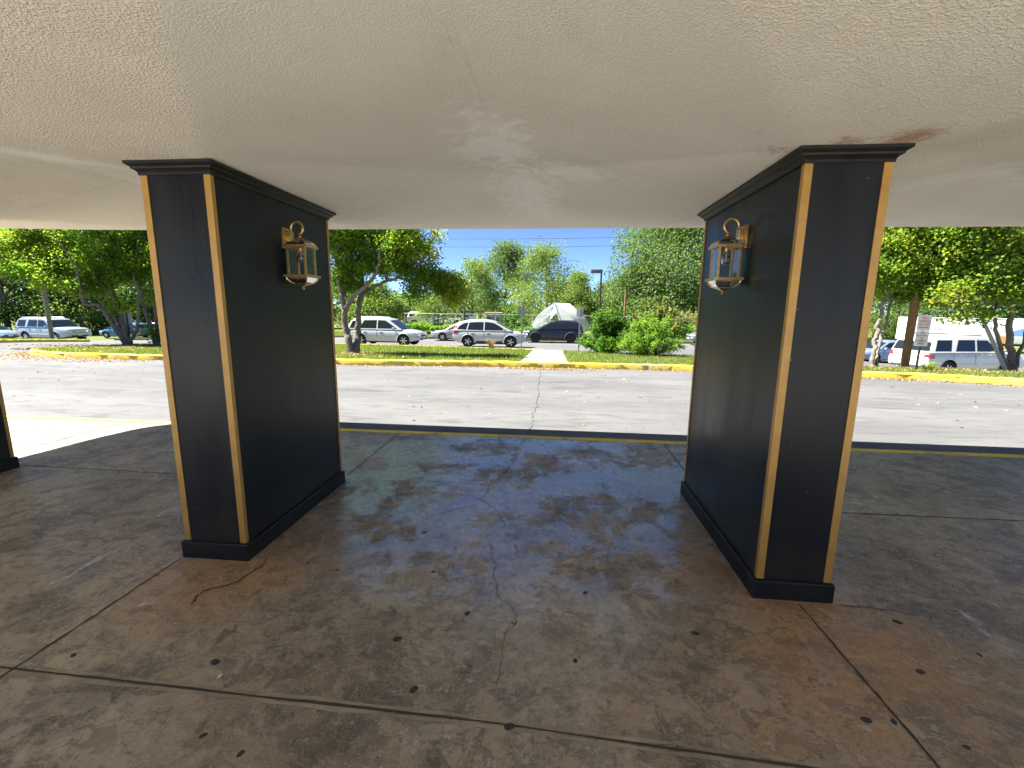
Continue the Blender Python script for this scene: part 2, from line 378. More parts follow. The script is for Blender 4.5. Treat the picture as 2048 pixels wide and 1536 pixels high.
M['film'] = leaf_mat('plastic_film', [(0, (0.84, 0.85, 0.86)), (1, (0.88, 0.88, 0.88))], 0.42, 0.35, (0.62, 0.64, 0.68))
g = None
def glass_mat(name, col=(1, 1, 1), rough=0.0):
    ma = bpy.data.materials.new(name); ma.use_nodes = True; n = ma.node_tree
    n.nodes.remove(n.nodes['Principled BSDF'])
    gl = n.nodes.new('ShaderNodeBsdfGlossy'); gl.inputs['Roughness'].default_value = 0.03
    tr = n.nodes.new('ShaderNodeBsdfTransparent'); tr.inputs[0].default_value = (*col, 1)
    fr = n.nodes.new('ShaderNodeFresnel'); fr.inputs[0].default_value = 1.5
    mx = n.nodes.new('ShaderNodeMixShader'); n.links.new(fr.outputs[0], mx.inputs[0]); n.links.new(tr.outputs[0], mx.inputs[1]); n.links.new(gl.outputs[0], mx.inputs[2])
    n.links.new(mx.outputs[0], n.nodes['Material Output'].inputs[0]); return ma
M['pane'] = glass_mat('clear_pane', (0.93, 0.95, 0.95))
M['bulb'] = glass_mat('bulb_glass', (0.88, 0.9, 0.9))
M['carglass'] = mat('car_glass', (0.012, 0.016, 0.018), 0.04, spec=0.6)
M['tyre'] = mat('tyre_rubber', (0.018, 0.018, 0.018), 0.8)
M['rim'] = mat('alloy_rim', (0.55, 0.55, 0.54), 0.3, metal=0.8)
M['blackrim'] = mat('black_rim', (0.02, 0.02, 0.02), 0.35, metal=0.3)
M['plastic'] = mat('black_plastic', (0.03, 0.03, 0.032), 0.6)
M['seam'] = mat('panel_gap', (0.02, 0.02, 0.02), 0.8)
M['chrome'] = mat('chrome_trim', (0.7, 0.7, 0.7), 0.15, metal=1.0)
M['headlight'] = mat('headlight_lens', (0.6, 0.62, 0.64), 0.08, metal=0.3, coat=1.0)
M['taillight'] = mat('taillight_lens', (0.5, 0.02, 0.018), 0.15, coat=1.0)
M['amber'] = mat('amber_lens', (0.75, 0.22, 0.03), 0.2, coat=1.0)
M['plate'] = mat('number_plate', (0.65, 0.66, 0.68), 0.4)
def paint(name, col, metal=0.35): return mat(name, col, 0.32, metal=metal, coat=0.5)

# ================================================================== the setting
def structure(o, kind='structure'): o['kind'] = kind; return o
def drape(name, xs, ys, dz, ma, fz=H):
    v = []; f = []; nx, ny = len(xs), len(ys)
    for y in ys:
        for x in xs: v.append((x, y, fz(x, y) + dz))
    for j in range(ny - 1):
        for i in range(nx - 1): f.append((j * nx + i, j * nx + i + 1, (j + 1) * nx + i + 1, (j + 1) * nx + i))
    return mesh_obj(name, v, f, ma, smooth=True)
def spaced(a, b, near, far_step, c=0.0):
    """grid lines from a to b, fine near c and coarse far from it"""
    out = [a]; x = a
    while x < b:
        x += near + far_step * max(0.0, abs(x - c) - 30) / 60; out.append(min(x, b))
    return out
structure(drape('ground', spaced(-600, 600, 2.0, 8), spaced(-80, 900, 2.0, 8, 10), -0.06, M['turf']))
structure(drape('asphalt_drive', list(np.arange(-90, 70.1, 1.0)), [5.50, 6.5, 8, 9.5, 11, 12.3] + list(np.arange(13, 36.8, 0.8)), -0.012, M['asphalt']))
# far kerb of the road
FARY = 36.6
kb = MB()
for x in np.arange(-40, 26, 1.5):
    a = Vector((x, FARY, H(x, FARY))); b = Vector((x + 1.49, FARY, H(x + 1.49, FARY)))
    kb.add([a + Vector((0, 0, -.05)), b + Vector((0, 0, -.05)), b + Vector((0, 0, .14)), a + Vector((0, 0, .14)), a + Vector((0, .16, -.05)), b + Vector((0, .16, -.05)), b + Vector((0, .16, .14)), a + Vector((0, .16, .14))],
           [[0, 1, 2, 3], [3, 2, 6, 7], [5, 4, 7, 6], [0, 3, 7, 4], [1, 5, 6, 2]])
structure(kb.build('far_kerb', M['path']))
# floor slab under the canopy
fl = MB(); fl.box((-40, -1.35, -0.2), (24, 5.44, 0.0)); slab = structure(fl.build('concrete_floor', M['floor']))
ap = MB(); ap.box((-40, -40, -0.2), (24, -1.37, -0.002)); structure(ap.build('added_bounce_apron', mat('pale_bounce_apron', (0.62, 0.58, 0.52), 0.9, noise=(2, 0.6, (0.54, 0.50, 0.44)))))  # unseen pale ground behind the camera, added to bounce sunlight onto the soffit
yl = MB()
x = -12.0
while x < 12:
    L = random.uniform(0.5, 1.6)
    w0 = 0.105 + random.uniform(-.006, .006)
    yl.box((x, 5.442 - 0.002, -0.19), (x + L, 5.442 + w0 + 0.01, 0.005)); x += L
structure(yl.build('yellow_line', M['yellow']))
def ribbon(name, pts, wd, z, ma, jitter=0.0, parent=None, thin=1.0):
    P = smooth_line(pts, 5) if len(pts) > 3 and 'joint' not in name else [tuple(p) for p in resample(pts, 160)]; v = []; f = []
    for i, p in enumerate(P):
        t = np.array(P[min(i + 1, len(P) - 1)]) - np.array(P[max(i - 1, 0)]); t = t / (np.linalg.norm(t) + 1e-9)
        nrm = np.array((-t[1], t[0])); o = np.array(p) + nrm * rng.normal(0, 1) * jitter
        ww = wd * 0.5 * (0.55 + 0.9 * rng.random() if jitter else 1.0) * (1 - (1 - thin) * i / len(P))
        v += [(*(o + nrm * ww), z), (*(o - nrm * ww), z)]
        if i: f.append((2 * i - 2, 2 * i - 1, 2 * i + 1, 2 * i))
    return mesh_obj(name, v, f, ma, parent)
def fz2(p, off=(0, 0), sc=1.0): q = on_z(off[0] + p[0] / sc, off[1] + p[1] / sc); return (q.x, q.y)
for pts in ([(-30, 1.57), (-2.4, 1.53), (-0.2, 1.50), (0.4, 1.47), (1.6, 1.42), (22, 0.8)], [(-2.42, -3.6), (-2.41, 1.5), (-2.40, 2.43)], [(1.47, -3.6), (1.46, 1.5), (1.44, 2.41)],
            [(-1.99, 3.95), (-2.0, 5.43)], [(1.39, 3.97), (1.41, 5.43)], [(-5.5, 3.8), (-2.3, 3.76)], [(1.66, 3.66), (4.2, 3.70), (12, 3.75)], [(-5.95, 1.6), (-5.951, 5.4)], [(-9.6, -3), (-9.6, 5.4)], [(5.2, 4), (5.2, 5.4)]):
    ribbon('control_joint', pts, 0.022 if pts[-1][0] == -5.951 else 0.011, 0.0022, M['joint'], 0.0012, slab)
lip = mat('joint_lip', (0.36, 0.31, 0.225), 0.8, noise=(5, 0.9, (0.17, 0.14, 0.09)))
for o_, w_ in ((0.016, 0.014), (-0.016, 0.018)):
    ribbon('joint_lip', [(-9, 1.545 + o_), (-2.4, 1.53 + o_), (-0.2, 1.50 + o_), (0.4, 1.47 + o_), (1.6, 1.42 + o_), (9, 1.2 + o_)], w_, 0.0014, lip, 0.0035, slab)
# the hairline cracks, traced from the photograph onto the floor
o3 = ((680, 720), 2.844); o4 = ((600, 1000), 2.866); o2 = ((0, 1000), 2.866)
main = [fz2(p, *o3) for p in ((1080, 425), (1050, 450), (1005, 500), (990, 560), (945, 640), (905, 670), (850, 712), (835, 755), (797, 790), (850, 828), (905, 880), (940, 940), (890, 965), (838, 1000), (865, 1070), (860, 1110), (892, 1160), (872, 1240), (895, 1285), (890, 1325), (960, 1385), (1005, 1460), (990, 1510))]
main += [fz2(p, *o4) for p in ((1245, 690), (1180, 760), (1160, 830), (1165, 900), (1145, 1000), (1135, 1090))]
dm = [main[0]]
for a, b in zip(main[:-1], main[1:]):
    a = np.array(a); b = np.array(b); k = max(2, int(np.linalg.norm(b - a) / 0.05))
    for i in range(1, k + 1): dm.append(tuple(a + (b - a) * i / k + rng.normal(0, 0.008, 2) * (i < k)))
ribbon('crack', dm, 0.0048, 0.0022, M['joint'], 0.002, slab, 0.6)
for pts, wd in (([fz2(p, *o3) for p in ((845, 712), (700, 700), (570, 692), (330, 690), (130, 690))], 0.007), ([fz2(p, *o3) for p in ((760, 832), (650, 850), (560, 880), (470, 908))], 0.006),
                ([fz2(p, *o2) for p in ((1103, 598), (1130, 555), (1190, 518), (1330, 480), (1440, 415), (1510, 370), (1530, 335))], 0.016),
                ([fz2(p, *o3) for p in ((990, 1050), (1008, 1080), (1000, 1110))], 0.005), ([fz2(p, *o3) for p in ((1600, 930), (1700, 915), (1790, 935), (1880, 990))], 0.005),
                ([fz2(p, ((1300, 1000)), 2.738) for p in ((1030, 580), (1200, 590), (1330, 610), (1470, 632))], 0.006)):
    ribbon('crack', pts, wd, 0.0022, M['joint'], 0.004, slab, 0.5)
ac = [fz2(p, *o3) for p in ((1085, 396), (1092, 340), (1102, 280), (1120, 235), (1128, 190), (1132, 120), (1142, 50))]
ribbon('crack', ac, 0.013, -0.0075, M['joint'], 0.02, bpy.data.objects['asphalt_drive'])
ribbon('crack', [fz2(p, *o3) for p in ((1130, 120), (1180, 128), (1400, 118), (1600, 126))], 0.015, -0.0075, M['joint'], 0.02, bpy.data.objects['asphalt_drive'])
gum = [fz2(p, *o4) for p in ((560, 797), (652, 1088), (1578, 922), (1200, 1300), (713, 187), (212, 400), (45, 360), (765, 412), (1636, 532), (960, 650))] + [fz2(p, *o2) for p in ((1233, 930), (1165, 1350), (1378, 1455), (420, 890))] + \
      [fz2(p, (1300, 1000), 2.738) for p in ((1355, 668), (1480, 940), (1335, 1215), (1733, 1355), (1185, 1205), (1805, 848), (248, 730))]
for (x, y) in gum:
    mb = MB(); r = random.uniform(0.011, 0.019); a0 = random.random() * 6; v = []; k = 14
    for i in range(k):
        th = 2 * math.pi * i / k; rr = r * (1 + 0.22 * math.sin(2 * th + a0) + 0.1 * random.random()); v.append((x + rr * math.cos(th), y + rr * math.sin(th), 0.0008))
    v2 = [(x + (p[0] - x) * 0.75, y + (p[1] - y) * 0.75, 0.0035) for p in v]
    mb.add(v + v2, [[i, (i + 1) % k, k + (i + 1) % k, k + i] for i in range(k)] + [list(range(k, 2 * k))]); mb.build('gum_spot', M['gum'], slab, True)
# worn patch of exposed pebbles beside the right joint
mb = MB()
for i in range(420):
    a = random.gauss(1.45, 0.13); b = random.gauss(1.40, 0.10); r = random.uniform(0.002, 0.0055)
    c = Vector((a, b, 0)); v = [c + Vector((r * math.cos(t) * 1.3, r * math.sin(t), -0.0005)) for t in (0, 1.26, 2.5, 3.77, 5.0)] + [c + Vector((0, 0, r * 0.6))]
    mb.add(v, [[0, 1, 5], [1, 2, 5], [2, 3, 5], [3, 4, 5], [4, 0, 5]])
pb = mb.build('pebble_aggregate', mat('pebbles', (0.40, 0.36, 0.27), 0.7, noise=(60, 1.0, (0.15, 0.12, 0.08))), slab); pb['kind'] = 'stuff'

# ---- raised lawn island with its yellow kerb
near_px = [(-17.6, 13.3), (-17.2, 12.9), (-16.4, 12.35), (-15.2, 12.02), (-13.6, 11.93), (-11.6, 11.93), (-5.9, 11.97), (-0.95, 12.36), (3.9, 12.48), (8.07, 11.98), (9.55, 11.8), (11.05, 11.27), (14, 10.1), (19, 8.0)]
far_px = [(-17.6, 13.3), (-18.2, 14.6), (-18.4, 17.0), (-19.0, 20.6), (-18.5, 23.0), (-12.5, 23.6), (-7.2, 23.0), (-1.5, 21.6), (1.1, 20.7), (5.0, 19.2), (6.5, 18.5), (9.0, 16.2), (11.3, 14.9), (13.2, 13.2), (16, 11.9), (19, 10.2)]
NEAR = [tuple(p) for p in smooth_line(near_px, 8)]; FAR = [tuple(p) for p in smooth_line(far_px, 8)]
LAWN = 0.11
def strip_surface(name, A, B, n, k, dz, ma):
    A = resample(A, n); B = resample(B, n); v = []; f = []
    for i in range(n):
        for j in range(k):
            t = j / (k - 1); p = A[i] * (1 - t) + B[i] * t; v.append((p[0], p[1], H(p[0], p[1]) + dz))
    for i in range(n - 1):
        for j in range(k - 1): f.append((i * k + j, (i + 1) * k + j, (i + 1) * k + j + 1, i * k + j + 1))
    return mesh_obj(name, v, f, ma, smooth=True)
structure(strip_surface('lawn_island', NEAR, FAR, 150, 24, LAWN, M['turf']))
def kerb(name, line, ma, hgt=0.145, wd=0.17, side=1, seg=3.0):
    P = resample(line, int(np.sum(np.linalg.norm(np.diff(np.array(line), axis=0), axis=1)) / 0.22)); mb = MB(); v = []; f = []
    prof = [(0.0, -0.1), (0.0, hgt - 0.03), (0.012, hgt - 0.008), (0.035, hgt), (wd - 0.03, hgt), (wd, hgt - 0.02), (wd, -0.05)]
    acc = 0
    for i in range(len(P)):
        t = P[min(i + 1, len(P) - 1)] - P[max(i - 1, 0)]; t = t / np.linalg.norm(t); nrm = np.array((-t[1], t[0])) * side
        jz = 0.006 * math.sin(i * 1.7) + rng.normal(0, 0.004); jo = rng.normal(0, 0.006)
        for (o, z) in prof:
            q = P[i] + nrm * (o + jo); v.append((q[0], q[1], H(P[i][0], P[i][1]) + z + (jz if z > 0 else 0)))
    k = len(prof)
    for i in range(len(P) - 1):
        for j in range(k - 1): f.append((i * k + j, (i + 1) * k + j, (i + 1) * k + j + 1, i * k + j + 1) if side > 0 else (i * k + j, i * k + j + 1, (i + 1) * k + j + 1, (i + 1) * k + j))
    return mesh_obj(name, v, f, ma, smooth=True, angle=40)
structure(kerb('yellow_kerb', NEAR, M['yellow']))
structure(kerb('yellow_kerb', FAR[:60], M['yellow'], side=-1))
structure(kerb('kerb', FAR[59:], M['path'], hgt=0.13, side=-1))
# small grass island far left with its own kerb
pl = [foot(180, 29.3), foot(100, 26.8), foot(0, 22.5), foot(-120, 19)]; pf = [foot(180, 30.5), foot(100, 32), foot(0, 32), foot(-120, 31)]
A = [(p.x, p.y) for p in pl]; B = [(p.x, p.y) for p in pf]
structure(strip_surface('grass_verge', A, B, 30, 10, 0.11, M['turf']))
structure(kerb('yellow_kerb', A, M['yellow'], side=-1))
# footpath across the lawn
structure(drape('path', [-0.95, -0.5, 0, 0.42], list(np.arange(12.55, 21.2, 0.4)), LAWN + 0.016, M['path']))
pj = MB()
for y in np.arange(13.7, 21, 1.35):
    z = H(0, y) + LAWN + 0.021; pj.add([(-0.95, y, z), (0.42, y, z), (0.42, y + 0.035, z), (-0.95, y + 0.035, z)], [[0, 1, 2, 3]])
pj.build('path_joint', M['joint'], bpy.data.objects['path'])

# ---- grass blades (nobody could count them)
def blades(name, pts, hmin, hmax, wd, ma, lean=0.5):
    n = len(pts); pts = np.array(pts); h = rng.uniform(hmin, hmax, n); a = rng.uniform(0, 2 * np.pi, n)
    dx = np.cos(a) * wd; dy = np.sin(a) * wd; b = rng.uniform(0, 2 * np.pi, n); le = rng.uniform(0, lean, n) * h
    v = np.zeros((n, 3, 3)); v[:, 0] = pts + np.stack([dx, dy, 0 * h], 1); v[:, 1] = pts - np.stack([dx, dy, 0 * h], 1)
    v[:, 2] = pts + np.stack([np.cos(b) * le, np.sin(b) * le, h], 1)
    return raw_mesh(name, v.reshape(-1, 3), 3, ma, rng.random(n))
def raw_mesh(name, v, k, ma, tint=None, parent=None):
    me = bpy.data.meshes.new(name); nf = len(v) // k
    me.vertices.add(len(v)); me.vertices.foreach_set('co', np.asarray(v, np.float32).ravel())
    me.loops.add(len(v)); me.loops.foreach_set('vertex_index', np.arange(len(v), dtype=np.int32))
    me.polygons.add(nf); me.polygons.foreach_set('loop_start', np.arange(0, len(v), k, dtype=np.int32)); me.polygons.foreach_set('loop_total', np.full(nf, k, np.int32))
    if tint is not None:
        at_ = me.attributes.new('tint', 'FLOAT', 'FACE'); at_.data.foreach_set('value', np.asarray(tint, np.float32))
    me.update(calc_edges=True); me.materials.append(ma)
    o = bpy.data.objects.new(name, me); C.objects.link(o)
    if parent: o.parent = parent
    return o
def on_strip(A, B, n, dz, keep=lambda x, y: True):
    A = resample(A, 200); B = resample(B, 200); out = []
    while len(out) < n:
        i = rng.integers(0, 199); u = rng.random(); t = rng.random(); a = A[i] * (1 - u) + A[i + 1] * u; b = B[i] * (1 - u) + B[i + 1] * u
        p = a * (1 - t) + b * t
        if np.linalg.norm(a - b) < rng.random() * 12: continue
        if min(np.linalg.norm(p - a), np.linalg.norm(p - b)) < 0.2: continue
        if keep(p[0], p[1]): out.append((p[0], p[1], H(p[0], p[1]) + dz))
    return out
M['grass'] = leaf_mat('grass_blades', [(0, (0.10, 0.155, 0.035)), (0.6, (0.17, 0.225, 0.055)), (0.85, (0.24, 0.25, 0.08)), (1, (0.30, 0.26, 0.12))], 0.35)
gp = on_strip(NEAR, FAR, 85000, LAWN, lambda x, y: not (-0.98 < x < 0.45) and x < 17)
go = blades('grass', gp, 0.035, 0.11, 0.010, M['grass']); go['kind'] = 'stuff'
gp = on_strip(A, B, 9000, 0.11); go = blades('grass', gp, 0.05, 0.13, 0.02, M['grass']); go['kind'] = 'stuff'
# verge beyond the road: mown strip then rough weeds along the fence
vp = []
while len(vp) < 32000:
    x = rng.uniform(-26, 34); y = FARY + 0.3 + rng.random() ** 1.3 * 9; vp.append((x, y, H(x, y) - 0.05))
go = blades('grass', vp, 0.1, 0.28, 0.03, M['grass']); go['kind'] = 'stuff'
# dry leaves swept along the kerbs
M['litter'] = leaf_mat('dry_leaf', [(0, (0.20, 0.10, 0.05)), (0.5, (0.32, 0.18, 0.09)), (1, (0.45, 0.32, 0.17))], 0.15)
def scatter_quads(name, pts, size, ma, parent=None, flat=0.35, tint=None, asp=0.62):
    """leaf-shaped four-cornered blades with random turn"""
    pts = np.array(pts); n = len(pts); sz = size * rng.uniform(0.6, 1.35, n)
    nr = rng.normal(0, 1, (n, 3)); nr[:, 2] = np.abs(nr[:, 2]) + flat; nr /= np.linalg.norm(nr, axis=1)[:, None]
    t = rng.normal(0, 1, (n, 3)); t -= nr * np.sum(t * nr, 1)[:, None]; t /= np.linalg.norm(t, axis=1)[:, None]; b = np.cross(nr, t)
    v = np.zeros((n, 4, 3)); fold = nr * (sz * 0.12)[:, None]
    v[:, 0] = pts - t * (sz * 0.5)[:, None]; v[:, 2] = pts + t * (sz * 0.5)[:, None]
    v[:, 1] = pts + b * (sz * asp * 0.5)[:, None] + fold; v[:, 3] = pts - b * (sz * asp * 0.5)[:, None] + fold
    return raw_mesh(name, v.reshape(-1, 3), 4, ma, rng.random(n) if tint is None else tint, parent)
lp = []
for i in range(2600):
    j = rng.integers(0, len(NEAR) - 1); q = np.array(NEAR[j]) + (np.array(NEAR[j + 1]) - np.array(NEAR[j])) * rng.random()
    o = abs(rng.normal(0, 0.16 + (0.25 if q[0] < -12 else 0))) + 0.02; lp.append((q[0] + rng.normal(0, 0.2), q[1] - o, 0.0))
for i in range(500):
    q = (rng.normal(-0.2, 0.5), 12.2 - abs(rng.normal(0, 0.13)), 0.0); lp.append(q)
for i in range(260): lp.append((rng.uniform(-14, 14), rng.uniform(6, 12), -0.005))
lo = scatter_quads('fallen_leaves', lp, 0.06, M['litter'], flat=2.0); lo['kind'] = 'stuff'
lp = []
for cx, cy, n, s in ((-17.0, 15.6, 900, 1.6), (-6.9, 14.4, 500, 1.2), (12, 12.9, 500, 1.2), (-15, 14, 300, 1.6), (9.6, 13, 250, 0.9)):
    for i in range(n):
        x = rng.normal(cx, s); y = rng.normal(cy, s * 0.7)
        if 12.4 < y < 19: lp.append((x, y, H(x, y) + LAWN + 0.05))
lo = scatter_quads('fallen_leaves', lp, 0.07, M['litter'], flat=1.5); lo['kind'] = 'stuff'
# two bits lying on the floor
q = on_z(1331, 1318); lf = scatter_quads('fallen_leaf', [(0, 0, 0.006)], 0.035, M['litter'], flat=3, tint=[0.45]); lf.location = q
setp(lf, 'small orange dry leaf lying on the concrete floor before the right pillar', 'leaf')
mb = MB(); mb.add([(-.013, -.006, .002), (-.004, -.009, .006), (.012, .002, .003), (.009, .010, .002), (-.004, .004, .007)], [[0, 1, 2, 3, 4]])
pc = mb.build('paper_scrap', M['white']); pc.location = on_z(440, 1353); pc.rotation_euler = (0, 0, 0.9)
setp(pc, 'tiny white paper scrap on the concrete floor left of the joint crossing', 'litter')

# ================================================================== canopy, pillars, lanterns
Z0, ZE, ZP, YB, YE, YBACK = 2.44, 2.68, 2.76, 3.90, 6.02, -1.3  # unseen back edge kept short so bounced light gets in under the canopy
BAYS = [(-1.94, 1.20), (-5.35, -2.40), (1.64, 5.2)]
def soffit(x, y):
    crest = 0.0
    for a, b in BAYS:
        if a < x < b:
            s = abs(x - (a + b) / 2) / ((b - a) / 2); yy = min(y, YB)
            p1 = (yy - (0.2 + 2.23 * s)) / (YB - 0.2); p2 = 1 - s
            crest = (ZP - Z0) * max(0.0, min(p1, p2))
    z = Z0 + crest
    if y > YB: t = (y - YB) / (YE - YB); z = z * (1 - t) + ZE * t
    return z
LE = smooth_line([(-5.1, 6.02), (-5.7, 5.99), (-6.3, 5.90), (-6.8, 5.74), (-7.15, 5.55), (-7.34, 5.36), (-7.43, 5.0), (-7.46, 4.2), (-7.46, YBACK)], 6)
lx = np.array([p[0] for p in LE])[::-1]; ly = np.array([p[1] for p in LE])[::-1]
def xl(y): return float(np.interp(y, ly, lx))
can = thing('canopy', 'cream textured plaster entrance canopy roof resting on the black pillars', 'canopy', (0, 0, 0))
xs = list(np.arange(-4.95, 6.96, 0.05)) + [7.0]
ys = list(np.arange(YBACK, 0.2, 0.2)) + list(np.arange(0.2, YE, 0.05)) + [YE]
v = []; f = []; K = 24; row = K + len(xs)
for y in ys:
    a = min(xl(y), -5.05)
    if y >= YE - 1e-6: a = -5.05
    for i in range(K): x = a + (-5.0 - a) * i / K; v.append((x, y, soffit(x, y)))
    for x in xs: v.append((x, y, soffit(x, y)))
for j in range(len(ys) - 1):
    for i in range(row - 1): f.append((j * row + i, (j + 1) * row + i, (j + 1) * row + i + 1, j * row + i + 1))
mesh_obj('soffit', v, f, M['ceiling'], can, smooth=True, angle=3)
outl = [(7.0, YBACK)] + [(7.0, YE)] + [tuple(p) for p in LE]
fa = MB(); n = len(outl)
vv = [(x, y, (soffit(x, min(y, YE)) if y > -1.25 else Z0) - 0.0) for x, y in outl] + [(x, y, 3.15) for x, y in outl]
fa.add(vv, [[i, (i + 1) % n, n + (i + 1) % n, n + i] for i in range(n)] + [list(range(n, 2 * n))])
fa.build('fascia', M['stucco'], can)
# fine cracks and seams in the plaster; fold creases drawn in as darker strips
for pts in ([(-0.40, 0.6), (-0.42, 1.2), (-0.37, 1.9), (-0.38, 2.6), (-0.30, 3.3), (-0.36, 3.9), (-0.33, 4.8), (-0.36, 5.9)], [(-1.9, 3.88), (-1.2, 3.91), (-0.38, 3.9), (0.5, 3.91), (1.15, 3.88)], [(-5.0, 3.9), (-3.9, 3.9), (-2.45, 3.88)], [(1.7, 3.9), (3.4, 3.9), (5.2, 3.9)], [(-1.75, 0.3), (-1.77, 1.3), (-1.80, 2.3)]):
    P = resample(pts, 60); v = []; f = []
    for i, p in enumerate(P):
        t = P[min(i + 1, 59)] - P[max(i - 1, 0)]; t = t / np.linalg.norm(t); nn = np.array((-t[1], t[0])); q = p + nn * rng.normal(0, 0.006); ww = (0.0007 if pts[0][0] == -0.40 or pts[0][0] == -1.75 else 0.0026) * (0.2 + rng.random())
        for s_ in (1, -1): a = q + nn * ww * s_; v.append((a[0], a[1], soffit(a[0], a[1]) - 0.003))
        if i: f.append((2 * i - 2, 2 * i, 2 * i + 1, 2 * i - 1))
    mesh_obj('plaster_crack_and_fold', v, f, mat('crack_and_fold_tone', (0.50, 0.45, 0.37), 0.95), can)
mb = MB()
q = on_z(1183, 348, 2.66)
for i in range(5): mb.tube([q + Vector((random.gauss(0, .012), random.gauss(0, .012), random.gauss(0.0, .005))) for _ in range(3)], 0.003, 5)
mb.build('cobweb', M['joint'], can)

def pillar(x0, x1, y0, y1, label):
    t = thing('pillar', label, 'pillar', ((x0 + x1) / 2, (y0 + y1) / 2, 0), group='black entrance pillars')
    cx, cy = (x0 + x1) / 2, (y0 + y1) / 2; hx, hy = (x1 - x0) / 2 - 0.022, (y1 - y0) / 2 - 0.022
    mb = MB(); mb.box((-hx, -hy, 0.0), (hx, hy, 2.43)); mb.build('body', M['black'], t)
    def ring(name, prof, ma):
        v = []; f = []; k = len(prof)
        for (sx, sy) in ((-1, -1), (1, -1), (1, 1), (-1, 1)):
            for (o, z) in prof: v.append((sx * (hx + o), sy * (hy + o), z))
        for c in range(4):
            for j in range(k - 1): f.append((c * k + j, ((c + 1) % 4) * k + j, ((c + 1) % 4) * k + j + 1, c * k + j + 1))
        return mesh_obj(name, v, f, ma, t, True, 25)
    ring('plinth', [(0.022, 0.0), (0.022, 0.105), (0.018, 0.113), (0.0005, 0.117)], M['blacktrim'])
    ring('crown_moulding', [(0.0005, 2.372), (0.012, 2.372), (0.013, 2.386), (0.022, 2.396), (0.034, 2.402), (0.036, 2.412), (0.048, 2.419), (0.056, 2.424), (0.057, 2.4385), (0.0005, 2.4388)], M['blacktrim'])
    for sx in (-1, 1):
        for sy in (-1, 1):
            mb = MB(); e = 0.006
            ax = sorted((sx * (hx + e), sx * (hx - 0.034))); ay = sorted((sy * (hy + 0.0006), sy * (hy + e)))
            mb.box((ax[0], ay[0], 0.1175), (ax[1], ay[1], 2.3715))
            ax = sorted((sx * (hx + 0.0006), sx * (hx + e))); ay = sorted((sy * (hy + 0.0006), sy * (hy - 0.022)))
            mb.box((ax[0], ay[0], 0.1175), (ax[1], ay[1], 2.3715)); mb.build('corner_trim', M['gold'], t)
    return t
PL = pillar(-2.40, -1.94, 2.45, 3.80, 'black pillar with gold corner strips left of the open bay, brass lantern on its right side')
PR = pillar(1.197, 1.637, 2.435, 3.937, 'black pillar with gold corner strips right of the open bay, brass lantern on its left side')
PF = pillar(-5.80, -5.35, 2.43, 3.75, 'black pillar mostly cut off by the left picture edge, beside the sunlit concrete')

